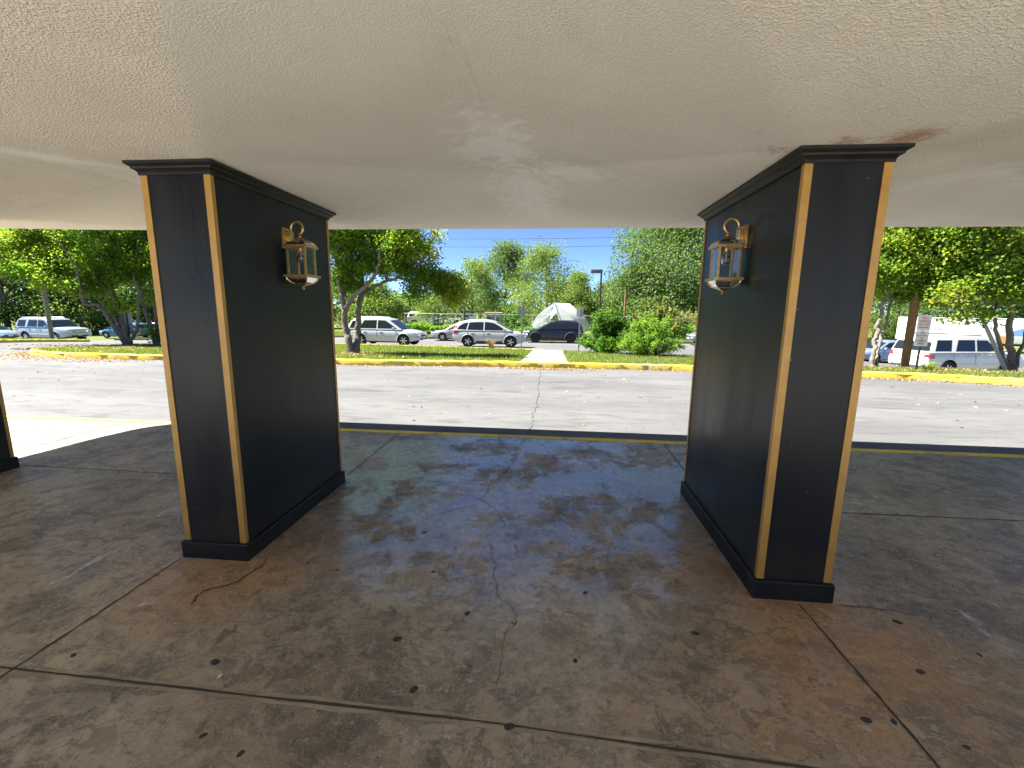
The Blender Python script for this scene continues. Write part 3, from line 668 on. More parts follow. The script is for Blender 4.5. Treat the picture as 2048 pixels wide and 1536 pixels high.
def lantern(wx, y, z, s, label):
    """s = +1: hangs out towards +X"""
    t = thing('wall_lantern', label, 'lantern', (wx, y, z), 0 if s > 0 else math.pi, 'brass wall lanterns on the pillars')
    br = M['brass']
    mb = MB(); mb.box((0.001, -0.055, -0.085), (0.02, 0.055, 0.06), bev=0.003); mb.box((0.02, -0.022, -0.03), (0.052, 0.022, 0.04), bev=0.005)
    for a, b in ((-0.04, -0.06), (0.04, 0.035)): mb.lathe([(0.005, 0), (0.004, 0.004)], 8, M=Matrix.Translation((0.0195, a, b)) @ Matrix.Rotation(math.pi / 2, 4, 'Y'))
    mb.build('back_plate', br, t, True, 30)
    cx = 0.110; zc = 0.05; r = 0.048; ctr = Vector((0.092, 0, zc + 0.008)); pts = []
    for k in range(26):
        th = R(200) - R(285) * k / 25; rr = r * (1 - 0.12 * k / 25) ; pts.append(ctr + Vector((rr * math.cos(th), 0, rr * math.sin(th))))
    mb = MB(); mb.tube(pts, [0.0095] * 20 + [0.009, 0.0085, 0.008, 0.0075, 0.007, 0.006], 8)
    mb.tube([pts[0] + Vector((-0.012, 0, -0.01)), pts[0]], 0.011, 8); mb.build('scroll_arm', br, t, True, 50)
    zt = -0.062          # top frame
    bx = 0.088; px_ = 0.072
    Mx = Matrix.Translation((cx, 0, 0))
    mb = MB()
    mb.lathe([(0.006, 0.012), (0.012, 0.004), (0.012, -0.003), (0.008, -0.006)], 12, M=Mx)
    # stepped cap
    for (a, b, za, zb) in ((0.014, 0.034, -0.006, -0.022), (0.034, 0.036, -0.022, -0.026)):
        v = []
        for q, zz in ((a, za), (b, zb)): v += [Vector((cx + sx * q, sy * q, zz)) for sx, sy in ((-1, -1), (1, -1), (1, 1), (-1, 1))]
        mb.add(v, [[3, 2, 1, 0]] + [[4 + i, 4 + (i + 1) % 4, (i + 1) % 4, i] for i in range(4)] + [[4, 5, 6, 7]])
    prof = [(0.036, -0.026), (0.054, -0.032), (0.070, -0.043), (0.078, -0.058)]
    for sx, sy in ((-1, -1), (1, -1), (1, 1), (-1, 1)): mb.tube([Vector((cx + sx * q, sy * q, zz)) for q, zz in prof], 0.0042, 6)
    mb.build('roof_cap', br, t, False)
    def frame(name, z0, z1, o, i):
        m2 = MB()
        m2.box((cx - o, -o, z0), (cx + o, -i, z1), bev=0.0015); m2.box((cx - o, i, z0), (cx + o, o, z1), bev=0.0015)
        m2.box((cx - o, -i, z0 + .0004), (cx - i, i, z1 - .0004)); m2.box((cx + i, -i, z0 + .0004), (cx + o, i, z1 - .0004)); return m2
    fm = frame('frame', zt - 0.018, zt, bx, px_ - 0.012)
    zb = zt - 0.018 - 0.190
    f2 = frame('frame', zb - 0.018, zb, bx + 0.004, px_ - 0.012); fm.add(f2.v, f2.f)
    for sx, sy in ((-1, -1), (1, -1), (1, 1), (-1, 1)):
        a = sorted((cx + sx * px_, cx + sx * (px_ - 0.014))); b = sorted((sy * px_, sy * (px_ - 0.014))); fm.box((a[0], b[0], zb - 0.0005), (a[1], b[1], zt - 0.0175))
    fm.build('frame', br, t)
    for sx, sy in ((1, 0), (-1, 0), (0, 1), (0, -1)):
        q = px_ - 0.006; m3 = MB()
        if sx: m3.add([(cx + sx * q, -0.059, zb), (cx + sx * q, 0.059, zb), (cx + sx * q, 0.059, zt - 0.018), (cx + sx * q, -0.059, zt - 0.018)], [[0, 1, 2, 3]])
        else: m3.add([(cx - 0.059, sy * q, zb), (cx + 0.059, sy * q, zb), (cx + 0.059, sy * q, zt - 0.018), (cx - 0.059, sy * q, zt - 0.018)], [[0, 1, 2, 3]])
        m3.build('glass_pane', M['pane'], t)
    # curved glass of roof and bottom bowl
    def skirt(pf, name):
        m4 = MB()
        for a in range(4):
            c0 = ((-1, -1), (1, -1), (1, 1), (-1, 1))[a]; c1 = ((1, -1), (1, 1), (-1, 1), (-1, -1))[a]; v = []; f = []
            for q, zz in pf: q -= 0.002; v += [(cx + c0[0] * q, c0[1] * q, zz), (cx + c1[0] * q, c1[1] * q, zz)]
            for i in range(len(pf) - 1): f.append([2 * i, 2 * i + 1, 2 * i + 3, 2 * i + 2])
            m4.add(v, f)
        m4.build(name, M['pane'], t)
    skirt(prof, 'roof_glass')
    z1 = zb - 0.018
    pf = [(0.078, z1), (0.074, z1 - 0.016), (0.060, z1 - 0.034), (0.040, z1 - 0.045)]
    skirt(pf, 'bowl_glass')
    mb = MB()
    for sx, sy in ((-1, -1), (1, -1), (1, 1), (-1, 1)): mb.tube([Vector((cx + sx * q, sy * q, zz)) for q, zz in pf], 0.004, 6)
    v = []
    for q, zz in ((0.043, z1 - 0.041), (0.043, z1 - 0.045), (0.008, z1 - 0.066)): v += [Vector((cx + sx * q, sy * q, zz)) for sx, sy in ((-1, -1), (1, -1), (1, 1), (-1, 1))]
    mb.add(v, [[3, 2, 1, 0][::-1]] + [[4 * k + i, 4 * k + 4 + i, 4 * k + 4 + (i + 1) % 4, 4 * k + (i + 1) % 4] for k in range(2) for i in range(4)] + [[8, 9, 10, 11]])
    mb.lathe([(0.005, z1 - 0.062), (0.005, z1 - 0.070), (0.010, z1 - 0.074), (0.011, z1 - 0.080), (0.008, z1 - 0.087), (0.002, z1 - 0.090)], 12, M=Mx)
    mb.build('bottom_finial', br, t, False)
    mb = MB(); mb.lathe([(0.013, zt - 0.012), (0.013, zt - 0.04), (0.010, zt - 0.045)], 14, M=Mx); mb.build('socket', br, t, True)
    mb = MB(); mb.lathe([(0.010, zt - 0.045), (0.016, zt - 0.055), (0.027, zt - 0.075), (0.030, zt - 0.092), (0.026, zt - 0.110), (0.012, zt - 0.121), (0.001, zt - 0.123)], 16, M=Mx, caps=False); bl = mb.build('bulb', M['bulb'], t, True)
    m5 = MB(); m5.tube([(cx - .004, 0, zt - .05), (cx - .002, 0, zt - .09), (cx + .002, 0, zt - .09), (cx + .004, 0, zt - .05)], 0.0012, 5); m5.build('filament', M['white'], bl)
    return t
q = on_x(571, 474, -1.962); lantern(-1.962, q.y, q.z, 1, 'brass carriage lantern on the right side of the left pillar, scroll arm to the right')
q = on_x(1491, 471, 1.219); lantern(1.219, q.y, q.z, -1, 'brass carriage lantern on the left side of the right pillar with round bulb showing')

# ================================================================== trees and plants
LM = {
 'maple': leaf_mat('yellowing_maple_leaves', [(0, (0.06, 0.13, 0.02)), (0.42, (0.12, 0.21, 0.03)), (0.70, (0.22, 0.28, 0.035)), (0.88, (0.40, 0.37, 0.045)), (1, (0.48, 0.36, 0.06))], 0.6),
 'maple_r': leaf_mat('yellow_green_leaves', [(0, (0.08, 0.155, 0.025)), (0.45, (0.15, 0.235, 0.035)), (0.78, (0.27, 0.31, 0.055)), (0.92, (0.40, 0.37, 0.08)), (1, (0.44, 0.36, 0.11))], 0.55),
 'oak': leaf_mat('oak_leaves', [(0, (0.055, 0.105, 0.035)), (0.5, (0.105, 0.165, 0.06)), (1, (0.19, 0.235, 0.10))], 0.42),
 'light': leaf_mat('light_green_leaves', [(0, (0.08, 0.14, 0.035)), (0.5, (0.14, 0.20, 0.055)), (1, (0.22, 0.27, 0.09))], 0.45),
 'dark': leaf_mat('dark_green_leaves', [(0, (0.04, 0.09, 0.025)), (0.6, (0.08, 0.145, 0.036)), (1, (0.17, 0.225, 0.055))], 0.45),
 'bush': leaf_mat('fresh_shrub_leaves', [(0, (0.05, 0.12, 0.02)), (0.5, (0.10, 0.20, 0.025)), (1, (0.19, 0.30, 0.05))], 0.4),
 'weed': leaf_mat('weedy_leaves', [(0, (0.08, 0.12, 0.035)), (0.6, (0.15, 0.19, 0.05)), (1, (0.28, 0.25, 0.10))], 0.4),
}
def clump_points(c, r, n, k, spread, flat=1.0, hollow=0.0):
    """n leaf points in k tufts spread through an ellipsoid"""
    c = np.array(c); r = np.array(r); q = rng.normal(0, 1, (k, 3)); q /= np.linalg.norm(q, axis=1)[:, None]
    q *= (hollow + (1 - hollow) * rng.random(k) ** (1 / 2.4))[:, None]
    ctr = c + q * r; idx = rng.integers(0, k, n)
    p = ctr[idx] + np.clip(rng.normal(0, 1, (n, 3)), -1.9, 1.9) * np.array([spread, spread, spread * flat])
    tone = rng.normal(0, 0.13, k)
    return p, tone[idx], ctr
def limb(mb, pts, r0, r1, n=7, wob=0.02):
    P = smooth_line(pts, 5); P = [p + rng.normal(0, wob, 3) * (0 < i < len(P) - 1) for i, p in enumerate(P)]
    mb.tube(P, list(np.linspace(r0, r1, len(P)) ** 1.0), n)
    return P
def near_tree(label, base, limbs, blobs, leaf, bark, size, group, base_r=0.16, name='broadleaf_tree', rs=1.0, dens=1.9):
    """limbs: (list of points, r0, r1); blobs: (centre, radii, leaves, tufts, warm) in world space"""
    t = thing(name, label, 'tree', base, 0, group)
    B = np.array(base); mb = MB(); nodes = []
    for pts, r0, r1 in limbs:
        P = limb(mb, [np.array(p) - B for p in pts], r0 * rs, r1 * rs); nodes += [(p, 1.0) for p in P[len(P) // 3:]]
    # root flare
    mb.lathe([(base_r * 1.6, -0.12), (base_r * 1.2, 0.0), (base_r * 0.85, 0.10), (base_r * 0.5, 0.2)], 9)
    pts = []; tone = []
    N = np.array([p for p, _ in nodes])
    for c, r, n, k, warm in blobs:
        n = int(n * dens)
        p, tn, ctr = clump_points(np.array(c) - B, r, n, k, size * 2.3, 0.7)
        pts.append(p); tone.append(0.40 + warm * 0.8 + tn + rng.normal(0, 0.14, n))
        # a branch to each blob, twigs on to some tufts
        cc = np.array(c) - B; d = np.linalg.norm(N - cc, axis=1); a = N[np.argmin(d)]
        mid = (a + cc) / 2 + np.array([0, 0, 0.12]) + rng.normal(0, 0.08, 3)
        limb(mb, [a, mid, cc], 0.035, 0.014, 5, 0.015)
        for q in ctr[::max(1, k // 7)]: limb(mb, [cc, (cc + q) / 2 + rng.normal(0, 0.05, 3), q], 0.013, 0.005, 4, 0.01)
    mb.build('trunk', M[bark], t, True, 60)
    P = np.concatenate(pts); T = np.clip(np.concatenate(tone), 0, 1)
    scatter_quads('crown', P, size, LM[leaf], t, flat=0.25, tint=T, asp=0.75)
    return t
def V(px, py, d): return np.array(at(px, py, d))
GT = 'maple trees on the lawn'
# left island tree, many leaning stems
D = 18.0; b = np.array(foot(256, D, 0.05)); SC_ = 0.7
lim = [([b, V(240, 668, D), V(222, 642, D - .2), V(196, 610, D - .4), V(170, 608, D - .6), V(160, 570, D - .7), V(148, 528, D - .9), V(118, 480, D - 1.2)], 0.15, 0.035),
       ([b, V(246, 660, D + .3), V(225, 630, D + .4), V(190, 590, D + .5), V(168, 560, D + .6), V(150, 520, D + .5), V(152, 470, D)], 0.13, 0.03),
       ([b, V(248, 650, D + .1), V(236, 620, D + .2), V(228, 590, D + .4), V(222, 550, D + .6), V(228, 500, D + .8), V(236, 440, D + .8)], 0.13, 0.03),
       ([V(233, 608, D + .2), V(212, 580, D), V(190, 555, D - .3), V(178, 520, D - .5)], 0.06, 0.025),
       ([b, V(268, 668, D - .2), V(277, 640, D - .3), V(276, 590, D - .2), V(268, 545, D), V(275, 480, D)], 0.11, 0.03)]
bl = []
for px, py, dd, rx, rz, n, k, wm in ((20, 500, -.5, 1.1, .9, 2300, 30, .12), (70, 470, 0, 1.2, .9, 2600, 34, .22), (110, 530, -.3, 1.1, .6, 2300, 30, .06), (160, 500, .5, 1.2, .9, 2600, 34, .0), (215, 480, 0, 1.2, .9, 2600, 34, -.05), (255, 530, .4, 1.1, .8, 2300, 30, -.08), (60, 545, -.8, 1.0, .35, 1300, 20, .0), (140, 565, -.6, .9, .4, 1300, 18, -.05), (185, 575, .2, .7, .45, 900, 14, .12), (205, 545, 0, 1., .6, 1700, 24, -.05), (282, 475, .8, 1.1, .9, 2000, 26, -.1), (300, 540, .5, .9, .8, 1300, 20, .02), (30, 420, 0, 1.3, 1, 1800, 22, .1), (140, 410, 0, 1.5, 1, 2200, 26, .05), (240, 400, 0, 1.5, 1, 2200, 26, 0), (-60, 470, -.5, 1.2, 1, 1800, 22, .1), (240, 615, .2, .35, .3, 260, 6, .15), (150, 340, 0, 2, 1.2, 2000, 26, 0)):
    bl.append((V(px, py, D + dd), (rx, rx * 1.1, rz), n, k, wm))
near_tree('multi-stemmed maple leaning left on the rounded nose of the yellow-kerbed island', b, lim, bl, 'maple', 'bark', 0.092, GT, 0.15, rs=.72)
D = 18.6; b = np.array(foot(313, D, 0.05))
lim = [([b, V(306, 660, D), V(292, 630, D), V(284, 590, D), V(275, 545, D), V(270, 480, D)], 0.14, 0.04), ([b, V(314, 650, D), V(305, 600, D), V(297, 550, D), V(290, 480, D)], 0.1, 0.03), ([b, V(330, 640, D), V(345, 580, D), V(360, 500, D)], 0.1, 0.03)]
bl = [(V(px, py, D + dd), (rx, rx, rz), n, k, wm) for px, py, dd, rx, rz, n, k, wm in ((290, 500, .3, 1.2, .8, 2000, 28, -.08), (330, 520, 0, 1.3, .9, 2000, 26, 0), (380, 480, 0, 1.4, 1, 2000, 26, .05), (320, 430, 0, 1.5, 1, 2000, 26, 0), (325, 670, 0, .3, .5, 500, 9, .05), (300, 590, .3, .6, .4, 500, 10, .1))]
near_tree('upright maple partly hidden behind the left pillar, ivy around its foot', b, lim, bl, 'maple', 'bark', 0.092, GT, 0.13, rs=.75)
# lawn tree between the pillars, left
D = 15.2; b = np.array(foot(706, D, 0.05))
lim = [([b, V(697, 680, D), V(688, 650, D), V(688, 615, D), V(680, 580, D), V(672, 520, D), V(662, 460, D)], 0.15, 0.05),
       ([V(690, 622, D), V(703, 598, D - .1), V(722, 580, D - .3), V(745, 560, D - .5), V(757, 530, D - .6), V(763, 500, D - .7), V(782, 470, D - .8), V(800, 452, D - .8)], 0.10, 0.03),
       ([b + np.array([0.12, 0, 0]), V(714, 670, D + .3), V(717, 640, D + .3), V(719, 600, D + .4), V(724, 570, D + .6), V(722, 520, D + .8), V(720, 455, D + .9)], 0.14, 0.04),
       ([V(718, 606, D + .4), V(735, 582, D + .4), V(765, 566, D + .2), V(795, 557, D), V(826, 562, D), V(855, 574, D - .1), V(880, 588, D - .1), V(903, 602, D - .2)], 0.08, 0.018),
       ([V(757, 530, D - .6), V(790, 500, D - .7), V(830, 480, D - .8), V(868, 462, D - .8)], 0.045, 0.012), ([V(682, 600, D), V(695, 570, D + .3), V(694, 520, D + .4)], 0.07, 0.03)]
bl = []
for px, py, dd, rx, rz, n, k, wm in ((690, 480, 0, .7, .6, 2200, 30, .06), (735, 480, -.2, .75, .6, 2400, 32, -.05), (785, 490, -.4, .75, .5, 2400, 30, .12), (825, 485, -.5, .55, .45, 1300, 20, .26), (850, 505, -.5, .4, .4, 500, 13, .3), (700, 530, .2, .7, .5, 2200, 28, -.08), (750, 530, .2, .75, .45, 2400, 28, -.08), (800, 525, -.2, .65, .4, 1900, 24, .02), (838, 545, -.1, .5, .35, 1100, 16, -.02), (868, 555, -.1, .45, .35, 900, 14, .05), (890, 575, -.1, .5, .38, 1200, 16, .22), (912, 590, -.2, .42, .32, 850, 12, .3), (905, 563, -.1, .4, .25, 600, 10, .36), (690, 560, .4, .5, .3, 900, 14, -.1), (835, 585, .2, .42, .3, 650, 10, -.05), (715, 575, .6, .5, .25, 600, 10, -.05), (810, 455, -.6, .6, .4, 1100, 18, .1), (720, 430, 0, 1.2, .8, 2000, 26, .0), (790, 425, 0, 1.2, .6, 1500, 22, .1), (640, 460, 0, 1.1, .9, 2000, 26, 0), (640, 400, 0, 1.4, .9, 1600, 20, 0), (876, 470, -.6, .3, .25, 130, 8, .25)):
    bl.append((V(px, py, D + dd), (rx, rx, rz), n, k, wm))
near_tree('forked maple with one long low branch arching right over the silver cars', b, lim, bl, 'maple', 'bark', 0.08, GT, 0.17, rs=.92)
# right of the right pillar
D = 13.6; b = np.array(foot(1744, D, 0.05))
lim = [([b, V(1748, 700, D), V(1754, 668, D), V(1760, 630, D), V(1776, 585, D - .1), V(1800, 555, D - .2), V(1835, 530, D - .3), V(1880, 500, D - .4), V(1930, 478, D - .4)], 0.10, 0.03),
       ([b + np.array([.1, 0, 0]), V(1758, 690, D + .2), V(1770, 650, D + .2), V(1780, 610, D + .3), V(1796, 580, D + .3), V(1815, 540, D + .4), V(1820, 480, D + .4)], 0.08, 0.03), ([V(1776, 585, D - .1), V(1805, 520, D), V(1812, 470, D)], 0.05, 0.02)]
bl = [(V(px, py - (14 if py >= 555 else 0), D + dd), (rx, rx, rz), n, k, wm) for px, py, dd, rx, rz, n, k, wm in ((1775, 480, 0, .7, .5, 1900, 28, .18), (1815, 510, 0, .7, .5, 2100, 28, .1), (1790, 545, 0, .6, .4, 1500, 22, .06), (1850, 560, 0, .7, .45, 2000, 26, -.05), (1835, 588, 0, .6, .28, 1200, 18, -.1), (1880, 520, 0, .8, .5, 2100, 28, .1), (1880, 598, 0, .6, .2, 900, 14, -.05), (1850, 470, 0, .8, .4, 1800, 24, .22), (1800, 600, .3, .4, .3, 700, 12, -.05), (1760, 560, 0, .5, .6, 1200, 18, .1), (1720, 480, 0, .8, .8, 1500, 20, .1), (1800, 420, 0, 1.3, .8, 2000, 24, .1))]
near_tree('slim twin-stemmed maple with pale bark just right of the right pillar', b, lim, bl, 'maple_r', 'palebark', 0.092, GT, 0.09, rs=.72)
D = 12.7; b = np.array(foot(2024, D, 0.05))
lim = [([b, V(2022, 700, D), V(2018, 660, D), V(2022, 610, D), V(2030, 560, D), V(2040, 500, D), V(2045, 450, D)], 0.15, 0.05), ([b, V(2008, 720, D - .1), V(1998, 690, D - .2), V(1992, 650, D - .3), V(1984, 620, D - .3), V(1968, 600, D - .4), V(1935, 595, D - .5), V(1900, 600, D - .5)], 0.10, 0.025),
       ([V(1988, 630, D - .3), V(1994, 590, D), V(2000, 540, D + .2), V(1990, 480, D + .3)], 0.07, 0.025), ([b, V(2042, 700, D), V(2060, 640, D), V(2080, 560, D)], 0.09, 0.04)]
bl = [(V(px, py - (14 if py >= 555 else 0), D + dd), (rx, rx, rz), n, k, wm) for px, py, dd, rx, rz, n, k, wm in ((1930, 500, 0, .7, .5, 2000, 28, .12), (1980, 490, 0, .7, .5, 2100, 28, .22), (2030, 490, 0, .7, .5, 2000, 28, .25), (1930, 560, 0, .7, .45, 2000, 26, -.05), (1985, 560, 0, .7, .4, 1900, 26, .0), (2040, 560, 0, .6, .4, 1600, 24, .05), (1950, 590, -.2, .6, .2, 1000, 16, -.08), (2010, 592, 0, .6, .2, 1000, 16, -.05), (1910, 600, -.3, .4, .18, 450, 10, .1), (2045, 600, 0, .4, .2, 600, 10, -.05), (1900, 455, 0, .8, .4, 1700, 24, .2), (2000, 440, 0, 1, .6, 2000, 26, .2), (2090, 520, 0, .8, .8, 1600, 22, .1), (1918, 650, -.3, .25, .14, 110, 6, .2), (1962, 645, -.3, .35, .14, 170, 7, .0), (1950, 400, 0, 1.4, .7, 1800, 22, .1))]
near_tree('stout forked maple behind the leaning grey guy guard at the right edge', b, lim, bl, 'maple_r', 'bark', 0.092, GT, 0.13, rs=.66)

def far_tree(label, px, d, top_py, wid, leaf, n, size, group, low=0.25, shape=1.0, warm=0.0, kk=None, stems=1, name='broadleaf_tree', spread=2.2):
    """a tree beyond the road: wid is the crown's width in metres"""
    b = np.array(foot(px, d, -0.05)); top = at(px, top_py, d).z - b[2]
    t = thing(name, label, 'tree', b, 0, group); mb = MB()
    r = 0.022 * top
    for s_ in range(stems):
        o = np.array([(s_ - (stems - 1) / 2) * 0.5, 0, 0]); tp = o * 2.2 + np.array([rng.normal(0, .3), rng.normal(0, .3), top * 0.85])
        limb(mb, [o, o * 1.4 + np.array([rng.normal(0, .1), 0, top * .3]), tp * np.array([.8, .8, .7]), tp], r / stems ** .5, r * 0.2, 7, 0.04)
    h0 = top * low; hc = (top - h0)
    k = kk or int(26 + wid * 5)
    ctr = []
    while len(ctr) < k:
        u = rng.random(); z = h0 + hc * u
        wr = wid / 2 * max(0.12, math.sin(math.pi * min(1, (u * 0.86 + 0.14)) ** (0.75 * shape))) ** 0.7
        th = rng.random() * 6.283; rr = wr * (0.25 + 0.75 * rng.random() ** 0.5)
        ctr.append((rr * math.cos(th), rr * math.sin(th), min(z, top - 0.4)))
    ctr = np.array(ctr)
    for q in ctr[:: max(1, k // 16)]: limb(mb, [np.array([0, 0, max(top * .12, q[2] * 0.6)]), np.array([q[0] * .5, q[1] * .5, q[2] * 0.86]), q], r * .4, r * .1, 5, 0.03)
    mb.build('trunk', M['bark'], t, True, 60)
    n = int(n * 2.8); size = size * 0.55
    sz = wid / 2 * 0.20 * (0.75 + 0.5 * rng.random(k)); idx = rng.integers(0, k, n)
    p = ctr[idx] + np.clip(rng.normal(0, 1, (n, 3)), -1.75, 1.75) * (sz[idx])[:, None] * np.array([1, 1, 0.72]) * spread / 2.2
    p[:, 2] = np.maximum(p[:, 2], 0.1)
    tn = rng.normal(0, .14, k)[idx]
    scatter_quads('crown', p, size, LM[leaf], t, flat=0.3, tint=np.clip(0.45 + warm + tn + rng.normal(0, .15, n), 0, 1), asp=0.8)
    return t
GB = 'trees beyond the road'
far_tree('tall spreading oak beyond the road, beside the right pillar, tallest tree in the gap', 1345, 56, 425, 17, 'oak', 30000, 0.42, GB, 0.08, kk=95)
far_tree('lower rounded oak leaning out left from the tall oak, behind the short pole', 1272, 58, 540, 8.5, 'oak', 9000, 0.42, GB, 0.08, kk=46)
far_tree('bright feathery light green tree behind the white tunnel tent', 1092, 66, 503, 12, 'light', 10500, 0.36, GB, 0.10, kk=85)
far_tree('dark green tree rising just left of the feathery light green one', 1012, 74, 495, 11.5, 'oak', 10000, 0.42, GB, 0.06, kk=75)
far_tree('slim pale tree left of the dark tree in the middle gap', 943, 62, 516, 7.5, 'light', 5600, 0.34, GB, 0.2, kk=45)
far_tree('small loose light tree between the feathery tree and the street lamp', 1158, 60, 548, 5.5, 'light', 3600, 0.34, GB, 0.15, kk=32)
far_tree('low dark tree behind the street lamp pole', 1222, 64, 572, 8, 'oak', 6000, 0.42, GB, 0.08, kk=42)
far_tree('rounded tree seen under the arching branch, behind the silver wagon', 757, 60, 572, 7.5, 'light', 6000, 0.36, GB, 0.1, kk=44)
far_tree('low tree with bare thin stems beyond the fence, left of the shelter', 872, 56, 590, 6, 'light', 2600, 0.3, GB, 0.3, kk=30, stems=4)
far_tree('small tree in the gap under the arching branch, left of the thin stems', 820, 70, 590, 6.5, 'oak', 3600, 0.38, GB, 0.1, kk=30)
far_tree('bushy tree right behind the forked maple trunk', 700, 62, 560, 8, 'light', 5000, 0.38, GB, 0.1, kk=40)
far_tree('dark dense tree at the far left edge behind the light blue suv', 20, 50, 420, 11, 'dark', 9000, 0.42, GB, 0.05, kk=70)
far_tree('dark dense tree directly behind the leaning lamp pole on the left', 105, 54, 440, 11, 'dark', 9000, 0.42, GB, 0.05, kk=70)
far_tree('brighter green tree behind the hood of the light blue suv', 165, 50, 545, 7, 'light', 5000, 0.36, GB, 0.06, kk=44)
far_tree('dark tree behind the small blue car', 235, 56, 450, 11, 'dark', 8000, 0.42, GB, 0.05, kk=64)
far_tree('dark tree nearest the left pillar beyond the road', 320, 56, 470, 11, 'dark', 7000, 0.42, GB, 0.05, kk=60)
far_tree('light green tree behind the wooden utility pole', 1785, 58, 520, 8, 'light', 7000, 0.32, GB, 0.04, kk=60)
far_tree('green tree standing behind the white truck', 1900, 62, 500, 13, 'oak', 8000, 0.45, GB, 0.1, kk=60)
far_tree('green tree at the far right edge behind the white truck', 2040, 62, 480, 13, 'oak', 8000, 0.45, GB, 0.1, kk=60)
far_tree('green tree hidden mostly by the right pillar beyond the road', 1600, 55, 440, 13, 'oak', 6000, 0.45, GB, 0.1, kk=50)
far_tree('green tree hidden mostly by the left pillar beyond the road', 520, 60, 450, 14, 'oak', 6000, 0.45, GB, 0.1, kk=50)
# wood along the horizon
p = []
for px in np.arange(-500, 2500, 9):
    d = rng.uniform(95, 130); q = foot(px, d); hh = rng.uniform(5.5, 9.5) * (1.3 if px < 600 or px > 1500 else 0.85)
    for _ in range(26): p.append((q.x + rng.normal(0, 2.2), q.y + rng.normal(0, 2), q.z + hh * rng.random() ** .8))
wo = scatter_quads('woodland', p, 1.5, LM['oak'], flat=0.3, tint=np.clip(rng.normal(.5, .2, len(p)), 0, 1)); wo['kind'] = 'stuff'
# shrubs on the lawn
def shrub(label, px, d, wid, hgt, leaf, n, size, up=0.5, name='shrub', warm=0.0, asp=0.35):
    b = np.array(foot(px, d, LAWN)); t = thing(name, label, 'shrub', b, 0, 'shrubs on the lawn'); mb = MB(); pts = []; tn = []
    ns = 64
    for i in range(ns):
        th = rng.random() * 6.283; lean = rng.random() ** 0.6; tip = np.array([math.cos(th) * wid / 2 * lean, math.sin(th) * wid / 2 * lean, hgt * (1.0 - 0.72 * lean ** 2.2) * rng.uniform(.6, 1.03)])
        P = smooth_line([np.array([0.12 * math.cos(th), .12 * math.sin(th), 0]), tip * np.array([.6, .6, .6]), tip], 7)
        mb.tube(P, list(np.linspace(0.011, 0.004, len(P))), 4)
        m_ = n // ns; u = rng.random(m_) ** 0.6 * (len(P) - 1.001); j = u.astype(int); Pn = np.array(P); q = Pn[j] + (Pn[j + 1] - Pn[j]) * (u - j)[:, None]
        pts.append(q + rng.normal(0, 0.075, (m_, 3))); tn.append(np.full(m_, rng.normal(0, .12)))
    mb.build('stem', M['bark'], t, True, 60)
    P = np.concatenate(pts); P[:, 2] = np.maximum(P[:, 2], 0.03)
    scatter_quads('foliage', P, size, LM[leaf], t, flat=0.2, tint=np.clip(.5 + warm + np.concatenate(tn) + rng.normal(0, .15, len(P)), 0, 1), asp=asp)
shrub('dark leafy shrub on the lawn, left of the bright green shrub', 1214, 19.4, 2.7, 1.95, 'bush', 13500, 0.11, warm=-.25, asp=.55)
shrub('bright yellow-green feathery shrub nearest the right pillar', 1299, 17.7, 2.5, 1.72, 'bush', 14500, 0.12, warm=.28, asp=.28)
shrub('tall weedy shrub rising behind the two lawn shrubs beyond the road', 1310, 41, 6.5, 3.7, 'weed', 5500, 0.26, name='weedy_shrub', warm=.1, asp=.5)
shrub('yellowish weedy thicket right of the two lawn shrubs, in front of the hoop frame', 1372, 44, 6, 2.6, 'weed', 4200, 0.24, name='weedy_shrub', warm=.25, asp=.4)
shrub('green thicket between the glass shelter and the white tunnel tent', 1020, 47, 5, 2.4, 'bush', 3800, 0.25, name='weedy_shrub', warm=-.1, asp=.6)
# strappy plant by the no parking sign, dry weeds by the road
def strappy(label, px, d, n, L, wd, ma, nm, group=None, hgt=0.7):
    b = foot(px, d, LAWN); t = thing(nm, label, 'plant', b, 0, group); v = []; tint = []
    for i in range(n):
        th = rng.random() * 6.283; l = L * rng.uniform(.55, 1.1); dr = np.array([math.cos(th), math.sin(th), 0]); sd = np.array([-dr[1], dr[0], 0]) * wd
        o = np.array([rng.normal(0, .05), rng.normal(0, .05), 0]); P = [o + dr * l * u * rng.uniform(.5, .75) + np.array([0, 0, hgt * l * (1.9 * u - 1.35 * u * u)]) for u in np.linspace(0, 1, 5)]
        tv = rng.random()
        for j in range(4):
            w0 = 1 - j / 4 * .8; w1 = 1 - (j + 1) / 4 * .9
            v += [P[j] - sd * w0, P[j] + sd * w0, P[j + 1] + sd * w1, P[j + 1] - sd * w1]; tint.append(tv)
    raw_mesh('leaf_blades', np.array(v), 4, ma, tint, t)
M['strap'] = leaf_mat('strap_leaves', [(0, (0.08, 0.14, 0.03)), (.6, (0.17, 0.23, 0.05)), (1, (0.32, 0.31, 0.11))], .3)
strappy('arching strap-leaved plant at the foot of the no parking sign', 1856, 12.1, 90, 0.52, 0.012, M['strap'], 'strap_leaf_plant')
strappy('dry straw-coloured weed tuft on the lawn edge before the silver crossover', 982, 21.6, 70, 0.75, 0.012, M['litter'], 'weed_tuft', hgt=1.0)
p = []
for i in range(9000):
    x = rng.uniform(-16, 0); y = rng.uniform(41.2, 44.5); hh = 1.25 * (0.6 + 0.4 * math.sin(x * 1.3) * math.sin(x * .37 + 1)); p.append((x, y, H(x, y) + hh * rng.random() ** .6))
    if i % 2: x = rng.uniform(8, 22); y = rng.uniform(42, 47); p.append((x, y, H(x, y) + 1.3 * rng.random() ** .8))
